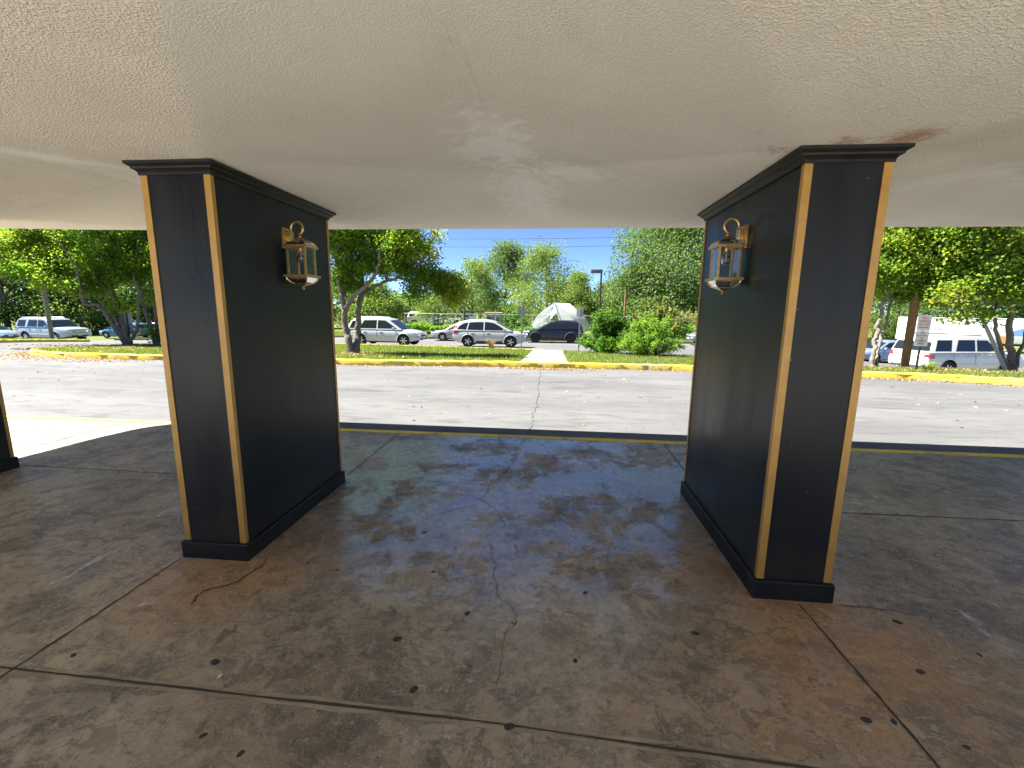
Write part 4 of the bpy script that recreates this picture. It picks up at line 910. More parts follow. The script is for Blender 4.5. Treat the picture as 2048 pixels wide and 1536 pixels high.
wv = scatter_quads('weeds', p, 0.3, LM['bush'], flat=0.5, tint=np.clip(rng.normal(.7, .2, len(p)), 0, 1)); wv['kind'] = 'stuff'

# ================================================================== vehicles
def lerp_prof(P, x):
    xs = [p[0] for p in P]; return float(np.interp(x, xs, [p[1] for p in P]))
def car(name, label, cat, loc, rz, S, paint_m, group=None, trim=None, rim=None):
    """S: L, W, top (lower-body outline x,z from tail to nose), roof (greenhouse outline from rear foot over the roof to windscreen foot),
    windows (list of side-glass outlines), wb (wheel x rear, front), r (wheel radius), clear (sill height). The car points to +X."""
    t = thing(name, label, cat, loc, rz, group)
    L, W = S['L'], S['W']; x0 = -L / 2; hw = W / 2; clear = S['clear']; r = S['r']
    trim = trim or M['plastic']; rim = rim or M['rim']
    def plan(x):
        u = abs(x) / (L / 2); k = S.get('taper', 0.16) if x > 0 else S.get('tapr', 0.10)
        return hw * (1 - k * max(0, (u - 0.62) / 0.38) ** 2.2)
    def under(x):
        u = abs(x) / (L / 2); return clear + 0.16 * max(0, (u - 0.72) / 0.28) ** 1.5
    st = sorted(set([round(v_, 3) for v_ in list(np.linspace(x0, -x0, 45))] + [p[0] for p in S['top']]))
    v = []; k = 0
    for x in st:
        zt = lerp_prof(S['top'], x); zb = under(x); y = plan(x); h = zt - zb
        endk = 1.0 - 0.05 * (max(0, (abs(x) / (L / 2) - 0.9) / 0.1)) ** 2
        half = [(0.0, zb), (y * .80, zb), (y * .955, zb + .05 * h), (y * .985, zb + .20 * h), (y * 1.0, zb + .48 * h), (y * .99, zb + .68 * h), (y * .965, zb + .83 * h), (y * .90, zb + .95 * h), (y * .72, zt), (0.0, zt + 0.018)]
        ring = [(x, -a, z) for a, z in half] + [(x, a, z) for a, z in half[-2:0:-1]]
        k = len(ring); v += ring
    f = []
    for i in range(len(st) - 1):
        for j in range(k): f.append((i * k + j, (i + 1) * k + j, (i + 1) * k + (j + 1) % k, i * k + (j + 1) % k))
    f.append(tuple(range(k))[::-1]); f.append(tuple((len(st) - 1) * k + j for j in range(k)))
    body = mesh_obj('body', v, f, [paint_m, M['seam'], trim], None)
    # round the nose and tail, then cut the wheel wells
    bm = bmesh.new(); bm.from_mesh(body.data); bmesh.ops.recalc_face_normals(bm, faces=bm.faces); bm.to_mesh(body.data); bm.free()
    Rw = r * 1.13; cut = MB()
    for wx in S['wb']:
        for sy in (-1, 1):
            cut.lathe([(Rw, -0.2), (Rw, 0.2)], 28, M=Matrix.Translation((wx, sy * (hw - 0.10), r + 0.02)) @ Matrix.Rotation(math.pi / 2, 4, 'X'))
    co = cut.build('cutter', M['seam']); bm = bmesh.new(); bm.from_mesh(co.data); bmesh.ops.recalc_face_normals(bm, faces=bm.faces); bm.to_mesh(co.data); bm.free()
    md = body.modifiers.new('b', 'BOOLEAN'); md.operation = 'DIFFERENCE'; md.object = co; md.solver = 'EXACT'
    ev = body.evaluated_get(bpy.context.evaluated_depsgraph_get()); me = bpy.data.meshes.new_from_object(ev)
    body.modifiers.clear(); old = body.data; body.data = me; bpy.data.objects.remove(co); bpy.data.meshes.remove(old)
    mi = []
    for p in me.polygons:
        c = p.center; a = 0
        for wx in S['wb']:
            d = math.hypot(c.x - wx, c.z - r - 0.02)
            if (abs(d - Rw) < 0.02 and abs(c.y) < hw - 0.02 and abs(p.normal.y) < 0.4) or (d < Rw and abs(p.normal.y) > 0.9 and abs(abs(c.y) - (hw - 0.30)) < 0.02): a = 1
        if c.z < clear + S.get('sill', 0.05): a = max(a, 2 if S.get('sill') else a)
        mi.append(a)
    me.polygons.foreach_set('material_index', mi); me.polygons.foreach_set('use_smooth', [True] * len(me.polygons)); me.set_sharp_from_angle(angle=R(32))
    body.parent = t; body.name = 'body'
    # greenhouse
    G = S['roof']; zbelt = min(p[1] for p in G); zr = max(p[1] for p in G); wb_, wr_ = hw * S.get('gw', 0.93), hw * S.get('rw', 0.76)
    def gy(z): u = (z - zbelt) / (zr - zbelt); return wb_ + (wr_ - wb_) * u - 0.0
    bm = bmesh.new(); lft = [bm.verts.new((x, gy(z), z)) for x, z in G]; rgt = [bm.verts.new((x, -gy(z), z)) for x, z in G]
    mid = [bm.verts.new((x, 0, z + (0.035 if z > zr - 0.12 else 0.0))) for x, z in G]; n = len(G)
    for i in range(n - 1):
        bm.faces.new((lft[i], mid[i], mid[i + 1], lft[i + 1])); bm.faces.new((mid[i], rgt[i], rgt[i + 1], mid[i + 1]))
    bm.faces.new((lft[0], lft[n - 1], mid[n - 1], mid[0])); bm.faces.new((mid[0], mid[n - 1], rgt[n - 1], rgt[0]))
    bm.faces.new(lft); bm.faces.new(rgt[::-1])
    bmesh.ops.recalc_face_normals(bm, faces=bm.faces)
    es = [e for e in bm.edges if any(abs(q.normal.y) > .8 for q in e.link_faces) and any(abs(q.normal.y) < .8 for q in e.link_faces) and (e.verts[0].co.z > zbelt + .05 or e.verts[1].co.z > zbelt + .05)]
    bmesh.ops.bevel(bm, geom=es, offset=0.05, segments=3, affect='EDGES', profile=0.5)
    me = bpy.data.meshes.new('cabin'); bm.to_mesh(me); bm.free(); me.materials.append(paint_m)
    me.polygons.foreach_set('use_smooth', [True] * len(me.polygons)); me.set_sharp_from_angle(angle=R(32))
    cb = bpy.data.objects.new('cabin', me); C.objects.link(cb); cb.parent = t
    # side glass and the pillars between
    for sy in (-1, 1):
        for wpoly in S['windows']:
            v = [(x, sy * (gy(z) + 0.006), z) for x, z in wpoly] + [(x, sy * (gy(z) - 0.02), z) for x, z in wpoly]; n = len(wpoly)
            fc = [list(range(n)) if sy < 0 else list(range(n))[::-1]] + [[i, (i + 1) % n, n + (i + 1) % n, n + i] for i in range(n)]
            mesh_obj('window', v, fc, M['carglass'], t)
    def slope_glass(nm, i, a, b, inset):
        (xa, za), (xb, zb) = G[i], G[i + 1]; d = Vector((xb - xa, 0, zb - za)); nn = Vector((d.z, 0, -d.x)).normalized()
        if nn.z < 0: nn = -nn
        v = []
        for u in (a, b):
            x = xa + d.x * u; z = za + d.z * u; y = gy(z) - inset
            for q in (-1, -.5, 0, .5, 1): v.append((x + nn.x * (.010 + .018 * (1 - q * q)), q * y, z + nn.z * (.010 + .018 * (1 - q * q))))
        mesh_obj(nm, v, [[q, q + 1, q + 6, q + 5] for q in range(4)], M['carglass'], t, True)
    slope_glass('windscreen', S.get('ws', len(G) - 2), 0.08, 0.95, 0.06); slope_glass('rear_window', S.get('rws', 0), 0.12, 0.9, 0.07)
    # wheels
    for wx in S['wb']:
        for sy in (-1, 1):
            mb = MB(); Mw = Matrix.Translation((wx, sy * (hw - 0.13), r)) @ Matrix.Rotation(-sy * math.pi / 2, 4, 'X')
            mb.lathe([(r * .62, -.10), (r * .93, -.11), (r * .99, -.07), (r, 0), (r * .99, .07), (r * .93, .11), (r * .66, .115), (r * .62, .09)], 26, M=Mw, caps=False)
            w_ = mb.build('wheel', M['tyre'], t, True)
            mb = MB(); mb.lathe([(r * .645, .09), (r * .64, .112), (r * .60, .112), (r * .575, .07), (r * .10, .055)], 26, M=Mw, caps=False)
            ns = S.get('spokes', 5)
            for q in range(ns): mb.box((r * .08, -r * .085, .06), (r * .60, r * .085, .105), M=Mw @ Matrix.Rotation(2 * math.pi * q / ns, 4, 'Z'), mi=1)
            mb.lathe([(r * .17, .06), (r * .16, .11), (r * .05, .115)], 14, M=Mw, mi=1)
            mb.build('rim', [M['seam'], rim], w_, True)
            # arch lip
            mb = MB(); pts = []
            for q in range(15):
                th = R(-8) + R(196) * q / 14; pts.append((wx + (Rw + .012) * math.cos(th), sy * (plan(wx) * .992), r + .02 + (Rw + .012) * math.sin(th)))
            mb.tube(pts, S.get('lip', .022), 6); mb.build('wheel_arch', S.get('archm', paint_m), t, True)
    # lamps, grille, bumper, handles, mirrors, gaps
    nx = -x0; zt_n = lerp_prof(S['top'], nx - .12)
    for sy in (-1, 1):
        zc = S['hl']; mb = MB(); a = S.get('hll', .34); xh = nx - .10 - a
        v = []
        for x in np.linspace(xh, nx - .05, 7):
            y = plan(x); o = .012; v += [(x + o, sy * (y * .985 + o), zc - .06), (x + o, sy * (y * .97 + o), zc + .065)]
        x = nx - .05; y = plan(x)
        for q in (.8, .62, .5): v += [(nx + .012 - .02 * q, sy * y * q, zc - .06), (nx + .006 - .02 * q, sy * y * q, zc + .06)]
        fc = [[2 * i, 2 * i + 2, 2 * i + 3, 2 * i + 1] for i in range(len(v) // 2 - 1)]
        mesh_obj('headlight', v, fc, M['headlight'], t, True)
        zt, th_ = S['tl']; v = []
        for x in np.linspace(x0 + .30, x0 + .03, 5):
            y = plan(x); zz = zt; yy = min(y, 9); v += [(x, sy * (y * .985 + .014), zz - th_), (x, sy * ((gy(min(max(zz + th_, zbelt), zr)) if zz + th_ > zbelt else y * .965) + .014), zz + th_)]
        v += [(x0 - .012, sy * plan(x0) * .80, zt - th_), (x0 - .012 + (.06 if zt + th_ > zbelt else 0), sy * plan(x0) * .78, zt + th_)]
        mesh_obj('taillight', v, [[2 * i, 2 * i + 2, 2 * i + 3, 2 * i + 1] for i in range(len(v) // 2 - 1)], M['taillight'], t, True)
        for hx in S['handles']:
            z = zbelt - .13; mb = MB(); y = plan(hx) * .978; mb.box((hx - .10, min(sy * (y - .01), sy * (y + .035)), z - .016), (hx + .10, max(sy * (y - .01), sy * (y + .035)), z + .018), bev=.010); mb.build('door_handle', S.get('handm', paint_m), t, True)
        mx = S['mirror']; mb = MB(); mb.box((mx - .07, min(sy * (wb_ + .05), sy * (wb_ + .24)), zbelt + .01), (mx + .07, max(sy * (wb_ + .05), sy * (wb_ + .24)), zbelt + .15), bev=.035)
        mb.tube([(mx + .02, sy * (wb_ - .03), zbelt + .02), (mx, sy * (wb_ + .1), zbelt + .06)], .02, 6); mb.build('mirror', S.get('mirm', paint_m), t, True)
        for gx in S['gaps']:
            mb = MB(); y = plan(gx); P = [(gx, sy * (y * .958 + .003), clear + .12), (gx, sy * (y * .987 + .003), clear + .25), (gx, sy * (y + .003), clear + .5 * (zbelt - clear)), (gx - .01, sy * (y * .985 + .003), zbelt - .16), (gx - .02, sy * (y * .955 + .003), zbelt - .05)]
            mb.tube(P, .006, 4); mb.build('door_gap', M['seam'], t)
        if S.get('rails'):
            a, b, z = S['rails']; mb = MB(); y = sy * (wr_ - .08)
            mb.tube([(a, y, z - .03), (a + .08, y, z + .045), ((a + b) / 2, y, z + .055), (b - .08, y, z + .04), (b, y, z - .04)], .02, 6); mb.build('roof_rail', S.get('railm', M['galv']), t, True)
        if S.get('moulding'):
            mb = MB(); pts = [(x, sy * (plan(x) * .99 + .004), S['moulding']) for x in np.linspace(S['wb'][0] + r * 1.2, S['wb'][1] - r * 1.2, 8)]; mb.tube(pts, .025, 6); mb.build('side_moulding', paint_m, t, True)
    gz0, gz1, gw = S['grille']; mb = MB(); mb.box((nx - .06, -gw, gz0), (nx + .012, gw, gz1), bev=.02)
    gr = mb.build('grille', S.get('grillm', M['plastic']), t, True)
    if S.get('chrome_grille'):
        mb = MB(); mb.box((nx - .03, -gw - .02, gz1 - .01), (nx + .022, gw + .02, gz1 + .03), bev=.01)
        for q in np.linspace(gz0 + .03, gz1 - .05, 4): mb.box((nx - .03, -gw + .02, q), (nx + .017, gw - .02, q + .018))
        mb.build('grille_bars', M['chrome'], gr)
    mb = MB(); mb.box((nx - .05, -hw * .62, clear + .12), (nx + .016, hw * .62, clear + .24), bev=.03); mb.build('lower_intake', M['plastic'], t, True)
    mb = MB(); mb.box((x0 - .02, -hw * .80, clear + .10), (x0 + .10, hw * .80, clear + .22), bev=.03); mb.build('rear_bumper', S.get('bumpm', trim), t, True)
    mb = MB(); mb.box((nx + .012, -.155, clear + .20), (nx + .03, .155, clear + .32), bev=.004); mb.build('number_plate', M['plate'], t)
    mb = MB(); zz = S.get('rplate', .75); mb.box((x0 - .03, -.155, zz), (x0 - .008, .155, zz + .13), bev=.004); mb.build('number_plate', M['plate'], t)
    # dark underbody and axles so that daylight does not pass where none would
    mb = MB(); mb.box((S['wb'][0] - .1, -hw * .72, clear - .05), (S['wb'][1] + .1, hw * .72, clear + .04)); 
    for wx in S['wb']: mb.tube([(wx, -hw + .15, r), (wx, hw - .15, r)], .05, 6)
    mb.build('underbody', M['seam'], t)
    return t
def quad(x0, x1, z0, xa, xb, z1): return [(x0, z0), (x1, z0), (xb, z1), (xa, z1)]
BIGSUV = dict(L=5.3, W=2.0, clear=.36, r=.41, wb=(-1.58, 1.50), spokes=7, taper=.13, tapr=.06,
    top=[(-2.65, .98), (-2.60, 1.12), (-2.4, 1.20), (1.1, 1.20), (1.5, 1.22), (2.2, 1.15), (2.50, 1.06), (2.65, .86)],
    roof=[(-2.58, 1.19), (-2.40, 1.72), (-2.20, 1.88), (-1.9, 1.92), (0.0, 1.93), (.45, 1.86), (.62, 1.82), (1.38, 1.19)], gw=.955, rw=.80, rws=0, ws=6,
    windows=[quad(-2.36, -1.52, 1.25, -2.22, -1.46, 1.76), [(-1.30, 1.25), (-.28, 1.25), (-.28, 1.77), (-1.14, 1.77)], [(-.18, 1.25), (.98, 1.25), (.38, 1.75), (-.18, 1.77)]],
    hl=.93, hll=.30, tl=(1.02, .10), handles=(-1.05, 0.02), mirror=.92, gaps=(-1.38, -.24, 1.02), rails=(-2.1, .2, 1.93), grille=(.78, .98, .46), chrome_grille=True, moulding=.66, handm=M['chrome'], rplate=.8)
ang = R(12)
pr = foot(1853, 20.0)
off = Vector((2.65, 1.0, 0)); ctr = Vector((pr.x + off.x * math.cos(ang) - off.y * math.sin(ang), pr.y + off.x * math.sin(ang) + off.y * math.cos(ang), 0))
ctr.z = H(ctr.x, ctr.y)
car('parked_suv', 'large white suv with red taillights, parked behind the no parking sign', 'suv', ctr, ang, dict(BIGSUV, railm=M['darkmetal']), paint('white_car_paint', (0.74, 0.72, 0.63), 0.0))
p = foot(112, 36.3)
car('parked_suv', 'large light blue-green suv with roof rails parked at the far left', 'suv', p, R(-6), BIGSUV, paint('light_blue_car_paint', (0.36, 0.44, 0.45), 0.45))
WAGON = dict(L=4.61, W=1.82, clear=.27, r=.36, wb=(-1.34, 1.37), spokes=6, taper=.2, tapr=.09, sill=.07, archm=paint('silver_arch', (0.52, 0.55, 0.55), .4), lip=.03,
    top=[(-2.305, .84), (-2.27, .96), (-2.1, 1.02), (.9, 1.00), (1.3, .98), (1.9, .90), (2.15, .80), (2.305, .62)],
    roof=[(-2.25, 1.0), (-1.98, 1.45), (-1.75, 1.60), (-1.2, 1.66), (-.2, 1.68), (.25, 1.61), (.40, 1.56), (1.28, .99)], gw=.945, rw=.74, ws=6,
    windows=[[(-2.02, 1.06), (-1.62, 1.06), (-1.42, 1.50), (-1.85, 1.47)], [(-1.38, 1.06), (-.32, 1.06), (-.32, 1.54), (-1.12, 1.52)], [(-.24, 1.06), (.98, 1.06), (.22, 1.52), (-.24, 1.54)]],
    hl=.74, hll=.34, tl=(.95, .11), handles=(-1.05, -.02), mirror=.82, gaps=(-1.30, -.28, .92), rails=(-1.7, .0, 1.65), grille=(.60, .70, .44))
silver = paint('silver_car_paint', (0.46, 0.475, 0.455), 0.4)
p = foot(776, 27.0); car('parked_wagon', 'silver crossover wagon behind the forked maple, nose just clear of the trunk to the right', 'car', p, R(-3), WAGON, silver, 'silver crossovers on the road')
CROSS = dict(L=4.53, W=1.82, clear=.25, r=.355, wb=(-1.31, 1.31), spokes=5, taper=.2, tapr=.12, sill=.10,
    top=[(-2.265, .80), (-2.2, .93), (-2.0, 1.03), (.8, 1.03), (1.2, 1.02), (1.75, .93), (2.08, .80), (2.265, .58)],
    roof=[(-2.22, 1.02), (-2.06, 1.35), (-1.85, 1.53), (-1.3, 1.65), (-.4, 1.68), (.1, 1.62), (.32, 1.55), (1.42, 1.01)], gw=.945, rw=.70, ws=6,
    windows=[[(-1.98, 1.10), (-1.42, 1.07), (-1.30, 1.50), (-1.55, 1.46), (-1.80, 1.32)], [(-1.34, 1.07), (-.36, 1.06), (-.36, 1.54), (-.9, 1.53), (-1.22, 1.50)], [(-.28, 1.06), (1.08, 1.06), (.30, 1.48), (-.1, 1.54), (-.28, 1.54)]],
    hl=.76, hll=.42, tl=(1.05, .22), handles=(-1.02, -.05), mirror=.95, gaps=(-1.30, -.32, .98), grille=(.60, .68, .46), bumpm=None)
CROSS['bumpm'] = M['plastic']
p = foot(982, 27.6); car('parked_crossover', 'silver crossover with arched roofline and tall red tail lamp, parked before the shelter', 'car', p, R(0), CROSS, silver, 'silver crossovers on the road')
JEEP = dict(L=4.62, W=1.86, clear=.30, r=.375, wb=(-1.33, 1.37), spokes=5, taper=.2, tapr=.12, sill=.16, lip=.05, archm=M['plastic'],
    top=[(-2.31, .84), (-2.25, .98), (-2.05, 1.08), (.7, 1.04), (1.1, 1.04), (1.8, .97), (2.12, .86), (2.31, .64)],
    roof=[(-2.24, 1.06), (-2.10, 1.46), (-1.86, 1.60), (-1.0, 1.68), (-.3, 1.67), (.15, 1.60), (.34, 1.54), (1.30, 1.03)], gw=.945, rw=.72, ws=6,
    windows=[[(-1.95, 1.14), (-1.42, 1.12), (-1.30, 1.50), (-1.62, 1.46)], [(-1.36, 1.11), (-.36, 1.10), (-.36, 1.53), (-1.22, 1.50)], [(-.28, 1.10), (.98, 1.09), (.26, 1.48), (-.28, 1.53)]],
    hl=.86, hll=.36, tl=(1.0, .06), handles=(-1.02, -.05), mirror=.90, gaps=(-1.30, -.32, .95), rails=(-1.7, .0, 1.65), railm=M['plastic'], grille=(.72, .84, .55))
p = foot(1106, 34.6); car('parked_suv', 'black suv with black wheels facing left in front of the white tunnel tent', 'suv', p, math.pi + R(0), JEEP, paint('black_car_paint', (0.010, 0.014, 0.034), 0.3), rim=M['blackrim'])
SEDAN = dict(L=4.75, W=1.8, clear=.2, r=.32, wb=(-1.38, 1.38), spokes=8, taper=.22, tapr=.16,
    top=[(-2.375, .72), (-2.3, .92), (-1.6, .98), (.6, .92), (1.0, .91), (1.8, .80), (2.15, .70), (2.375, .50)],
    roof=[(-1.75, .95), (-1.0, 1.36), (-.6, 1.44), (-.2, 1.46), (.2, 1.42), (.34, 1.38), (1.20, .90)], gw=.92, rw=.66, ws=5,
    windows=[[(-1.32, 1.00), (-.36, .98), (-.36, 1.35), (-.85, 1.32)], [(-.28, .98), (.92, .96), (.28, 1.32), (-.28, 1.36)]],
    hl=.66, hll=.42, tl=(.82, .08), handles=(-1.0, .0), mirror=.8, gaps=(-1.2, -.32, .85), grille=(.46, .56, .40), rplate=.6)
p = foot(924, 35.2); car('parked_sedan', 'grey sedan facing left, half hidden behind the silver crossover with arched roofline', 'car', p, math.pi, SEDAN, paint('grey_car_paint', (0.33, 0.33, 0.33), 0.4))
p = foot(1437, 33.6); car('parked_car', 'grey-blue car with only its nose showing beside the right pillar', 'car', p, math.pi, CROSS, paint('grey_blue_car_paint', (0.17, 0.21, 0.26), 0.4))
HATCH = dict(SEDAN, L=4.2, wb=(-1.25, 1.28), top=[(-2.1, .74), (-2.04, .95), (-1.8, 1.0), (.6, .95), (.9, .94), (1.55, .86), (1.9, .74), (2.1, .52)],
    roof=[(-2.0, .98), (-1.72, 1.38), (-1.2, 1.50), (-.4, 1.54), (.1, 1.48), (.28, 1.43), (1.15, .93)],
    windows=[[(-1.7, 1.06), (-1.0, 1.03), (-1.0, 1.40), (-1.45, 1.36)], [(-.9, 1.02), (-.2, 1.0), (-.2, 1.42), (-.9, 1.42)], [(-.12, 1.0), (.9, .98), (.22, 1.36), (-.12, 1.42)]], tl=(.9, .12))
p = foot(254, 44); car('parked_hatchback', 'small blue hatchback seen through the stems of the left island maple', 'car', p, math.pi + R(4), HATCH, paint('blue_car_paint', (0.07, 0.17, 0.34), 0.3))
p = foot(312, 46); car('parked_car', 'dark blue car at the left pillar edge, behind the upright maple', 'car', p, math.pi + R(4), SEDAN, paint('dark_blue_car_paint', (0.05, 0.09, 0.16), 0.3))
p = foot(-22, 37); car('parked_sedan', 'pale blue sedan nose at the far left picture edge', 'car', p, R(-4), SEDAN, paint('pale_blue_car_paint', (0.30, 0.40, 0.55), 0.4))
p = foot(1762, 30); car('parked_sedan', 'blue-grey sedan behind the slim twin-stemmed maple', 'car', p, math.pi + R(12), SEDAN, paint('slate_blue_car_paint', (0.22, 0.30, 0.45), 0.4))

# ================================================================== signs, poles, wires, fence
def text_mesh(lines, ma, parent, name='lettering'):
    """lines: (text, size, x, y, width) lettering in the local XZ plane facing -Y"""
    v = []; f = []
    for tx, size, x, z, wmax in lines:
        cu = bpy.data.curves.new('t', 'FONT'); cu.body = tx; cu.size = size; cu.align_x = 'CENTER'; cu.align_y = 'CENTER'; cu.resolution_u = 2; cu.offset = size * 0.018
        ob = bpy.data.objects.new('t', cu); C.objects.link(ob)
        me = bpy.data.meshes.new_from_object(ob.evaluated_get(bpy.context.evaluated_depsgraph_get()))
        co = [p.co for p in me.vertices]; ww = max(p.x for p in co) - min(p.x for p in co); k = min(1.0, wmax / ww)
        n = len(v); v += [(x + p.x * k, 0, z + p.y) for p in co]; f += [[i + n for i in q.vertices] for q in me.polygons]
        bpy.data.objects.remove(ob); bpy.data.curves.remove(cu); bpy.data.meshes.remove(me)
    return mesh_obj(name, v, f, ma, parent)
def panel(mb, w, z0, z1, y, th=0.003, rad=0.03, mi=0):
    pts = []
    for cx, cz, a0 in ((w / 2 - rad, z0 + rad, -90), (w / 2 - rad, z1 - rad, 0), (-w / 2 + rad, z1 - rad, 90), (-w / 2 + rad, z0 + rad, 180)):
        for q in range(5): a = R(a0 + 22.5 * q); pts.append((cx + rad * math.cos(a), cz + rad * math.sin(a)))
    n = len(pts); v = [(a, y, b) for a, b in pts] + [(a, y + th, b) for a, b in pts]
    mb.add(v, [list(range(n)), list(range(n, 2 * n))[::-1]] + [[i, n + i, n + (i + 1) % n, (i + 1) % n] for i in range(n)], mi)
M['signface'] = mat('sign_face', (0.40, 0.395, 0.38), 0.5, noise=(5, 0.5, (0.34, 0.335, 0.32)))
M['signred'] = mat('faded_red_lettering', (0.33, 0.07, 0.06), 0.6); M['signblack'] = mat('black_lettering', (0.035, 0.04, 0.04), 0.6)
p = foot(1832, 11.85, LAWN); p.z -= .05
t = thing('sign', 'no parking fire lane sign above a no playing in common area sign on dark post', 'sign', p, R(-8))
zt = 1.60 - p.z
mb = MB(); mb.box((-.025, .004, -.3), (.025, .012, zt - .03)); mb.box((-.025, .012, -.3), (-.018, .03, zt - .03)); mb.box((.018, .012, -.3), (.025, .03, zt - .03)); mb.build('post', M['darkmetal'], t)
a = zt - .41; mb = MB(); panel(mb, .305, a, zt, 0); o1 = mb.build('sign_panel', M['signface'], t)
tx = text_mesh([('NO', .098, 0, a + .335, .2), ('PARKING', .085, 0, a + .245, .25), ('FIRE LANE', .07, 0, a + .16, .24)], M['signred'], o1); tx.location.y = -.0025
mb = MB(); mb.add([(-.11, -.0025, a + .08), (-.075, -.0025, a + .062), (-.075, -.0025, a + .072), (.075, -.0025, a + .072), (.075, -.0025, a + .062), (.11, -.0025, a + .08), (.075, -.0025, a + .098), (.075, -.0025, a + .088), (-.075, -.0025, a + .088), (-.075, -.0025, a + .098)], [list(range(10))]); mb.build('arrow', M['signblack'], o1)
mb = MB(); panel(mb, .305, a - .415, a - .006, 0); o2 = mb.build('sign_panel', M['signface'], t); b_ = a - .415
tx = text_mesh([('NO', .062, 0, b_ + .355, .2), ('PLAYING', .062, 0, b_ + .285, .25), ('IN', .058, 0, b_ + .215, .2), ('COMMON', .062, 0, b_ + .145, .25), ('AREA', .062, 0, b_ + .075, .2)], M['signblack'], o2); tx.location.y = -.0025
def back_sign(label, px, d, top_py, wid, h, n, pole_m, face_m, rz, group):
    p = foot(px, d, LAWN - .04); zt = at(px, top_py, d).z - p.z; t = thing('sign', label, 'sign', p, rz, group); mb = MB()
    mb.box((-.026, -.012, -.2), (.026, -.004, zt)); mb.box((-.026, -.03, -.2), (-.019, -.012, zt)); mb.box((.019, -.03, -.2), (.026, -.012, zt)); mb.build('post', pole_m, t)
    for k in range(n): mb = MB(); panel(mb, wid, zt - h * (k + 1) + .004, zt - h * k - .004 + (0.02 if k == 0 else 0), 0); mb.build('sign_panel', face_m, t)
back_sign('grey back of a small road sign on a steel post left of the footpath', 1042, 21.3, 613, .33, .42, 1, M['galv'], M['greymetal'], R(12), 'road signs seen from behind')
back_sign('grey back of a small road sign on a steel post right of the footpath', 1157, 20.1, 616, .30, .40, 1, M['galv'], M['greymetal'], R(-10), 'road signs seen from behind')
back_sign('back of a tall pale double sign on a dark post behind the left island maple', 262, 18.6, 624, .33, .42, 2, M['darkmetal'], M['signface'], R(35), None)

p = foot(1806, 14.0, LAWN - .05); UP = Vector(p)
t = thing('utility_pole', 'brown wooden utility pole standing left of the no parking sign, top hidden in the maple', 'pole', p)
mb = MB(); P = [(0, 0, -.3), (0, 0, 2), (.01, 0, 5), (.02, 0, 8.6)]; mb.tube(P, [.115, .112, .105, .095], 14); mb.build('shaft', M['polewood'], t, True, 60)
mb = MB(); mb.tube([(.13, .03, 0), (.13, .03, 3), (.125, .03, 7.5)], .03, 8); mb.build('cable_conduit', M['plastic'], t, True)
mb = MB(); mb.box((-1.2, -.19, 8.0), (1.2, -.13, 8.12), bev=.01)
for x in (-1.1, -.5, .5, 1.1): mb.lathe([(.02, 8.12), (.045, 8.16), (.05, 8.22), (.02, 8.27)], 10, M=Matrix.Translation((x, -.16, 0)))
mb.build('crossarm', M['polewood'], t, True, 40)
p = foot(2013, 12.35, LAWN); att = UP + Vector((.1, 0, 4.9)); d_ = (att - p)
t = thing('guy_wire', 'leaning grey guy wire guard rising from the lawn near the right edge', 'guy wire', p)
mb = MB(); mb.tube([d_ * -.02, d_ * .2, d_ * .46], [.048, .046, .044], 12); mb.build('guard', mat('grey_plastic', (0.30, 0.30, 0.31), 0.6, noise=(6, .6, (.22, .22, .23))), t, True)
mb = MB(); mb.tube([d_ * .45, d_ * .995], .008, 6); mb.build('wire', M['galv'], t, True)
p = foot(105, 30, 0.05); t = thing('lamp_pole', 'thin weathered pole standing before the light blue suv at the far left', 'pole', p)
mb = MB(); mb.tube([(0, 0, -.2), (0, 0, 4), (0.02, 0, 9)], [.125, .115, .09], 12); mb.build('shaft', mat('weathered_pole', (.20, .17, .145), .85, noise=(4, .8, (.13, .11, .10))), t, True, 60)
mb = MB(); mb.tube([(0.02, 0, 8.6), (.5, 0, 8.9), (1.2, 0, 8.95)], .03, 8); mb.box((1.1, -.12, 8.86), (1.75, .12, 8.98), bev=.03); mb.build('lamp_head', M['galv'], t, True)
p = foot(1197, 42, -.03); zt = at(1200, 541, 42).z - p.z
t = thing('street_lamp', 'dark street lamp with a flat rectangular head turned left against the sky', 'street lamp', p)
mb = MB(); mb.box((-.075, -.075, -.2), (.075, .075, zt - .02), bev=.01); mb.build('pole', mat('bronze_pole', (.07, .055, .055), .5, metal=.3), t, True)
mb = MB(); mb.box((-.98, -.2, zt - .34), (.10, .2, zt), bev=.03); mb.build('lamp_head', mat('bronze_head', (.13, .11, .12), .5, metal=.3), t, True)
p = foot(1247, 47, -.03); zt = at(1247, 580, 47).z - p.z
t = thing('short_pole', 'short brown wooden pole rising behind the dark leafy shrub', 'pole', p)
mb = MB(); mb.tube([(0, 0, -.2), (0, 0, zt)], [.13, .105], 12); mb.build('shaft', M['polewood'], t, True, 60)
mb = MB(); mb.lathe([(.02, zt - .35), (.05, zt - .33), (.05, zt - .27), (.02, zt - .25)], 10, M=Matrix.Translation((.12, 0, 0))); mb.build('insulator', M['darkmetal'], t, True)
def wire(label, pts, r=.014, group='overhead wires'):
    mb = MB(); c = Vector(pts[0]); mb.tube([Vector(tuple(q)) - c for q in smooth_line([np.array(p) for p in pts], 10)], r, 6)
    o = mb.build('wire', M['darkmetal'], None, True); o.location = c; setp(o, label, 'wire', group)
wire('upper of the two long wires crossing the blue sky', [at(-700, 455, 50), at(300, 482, 48), at(880, 478, 46), at(1060, 477.5, 45), at(1265, 473.5, 45), at(1600, 458, 44), at(2500, 380, 44)], .017)
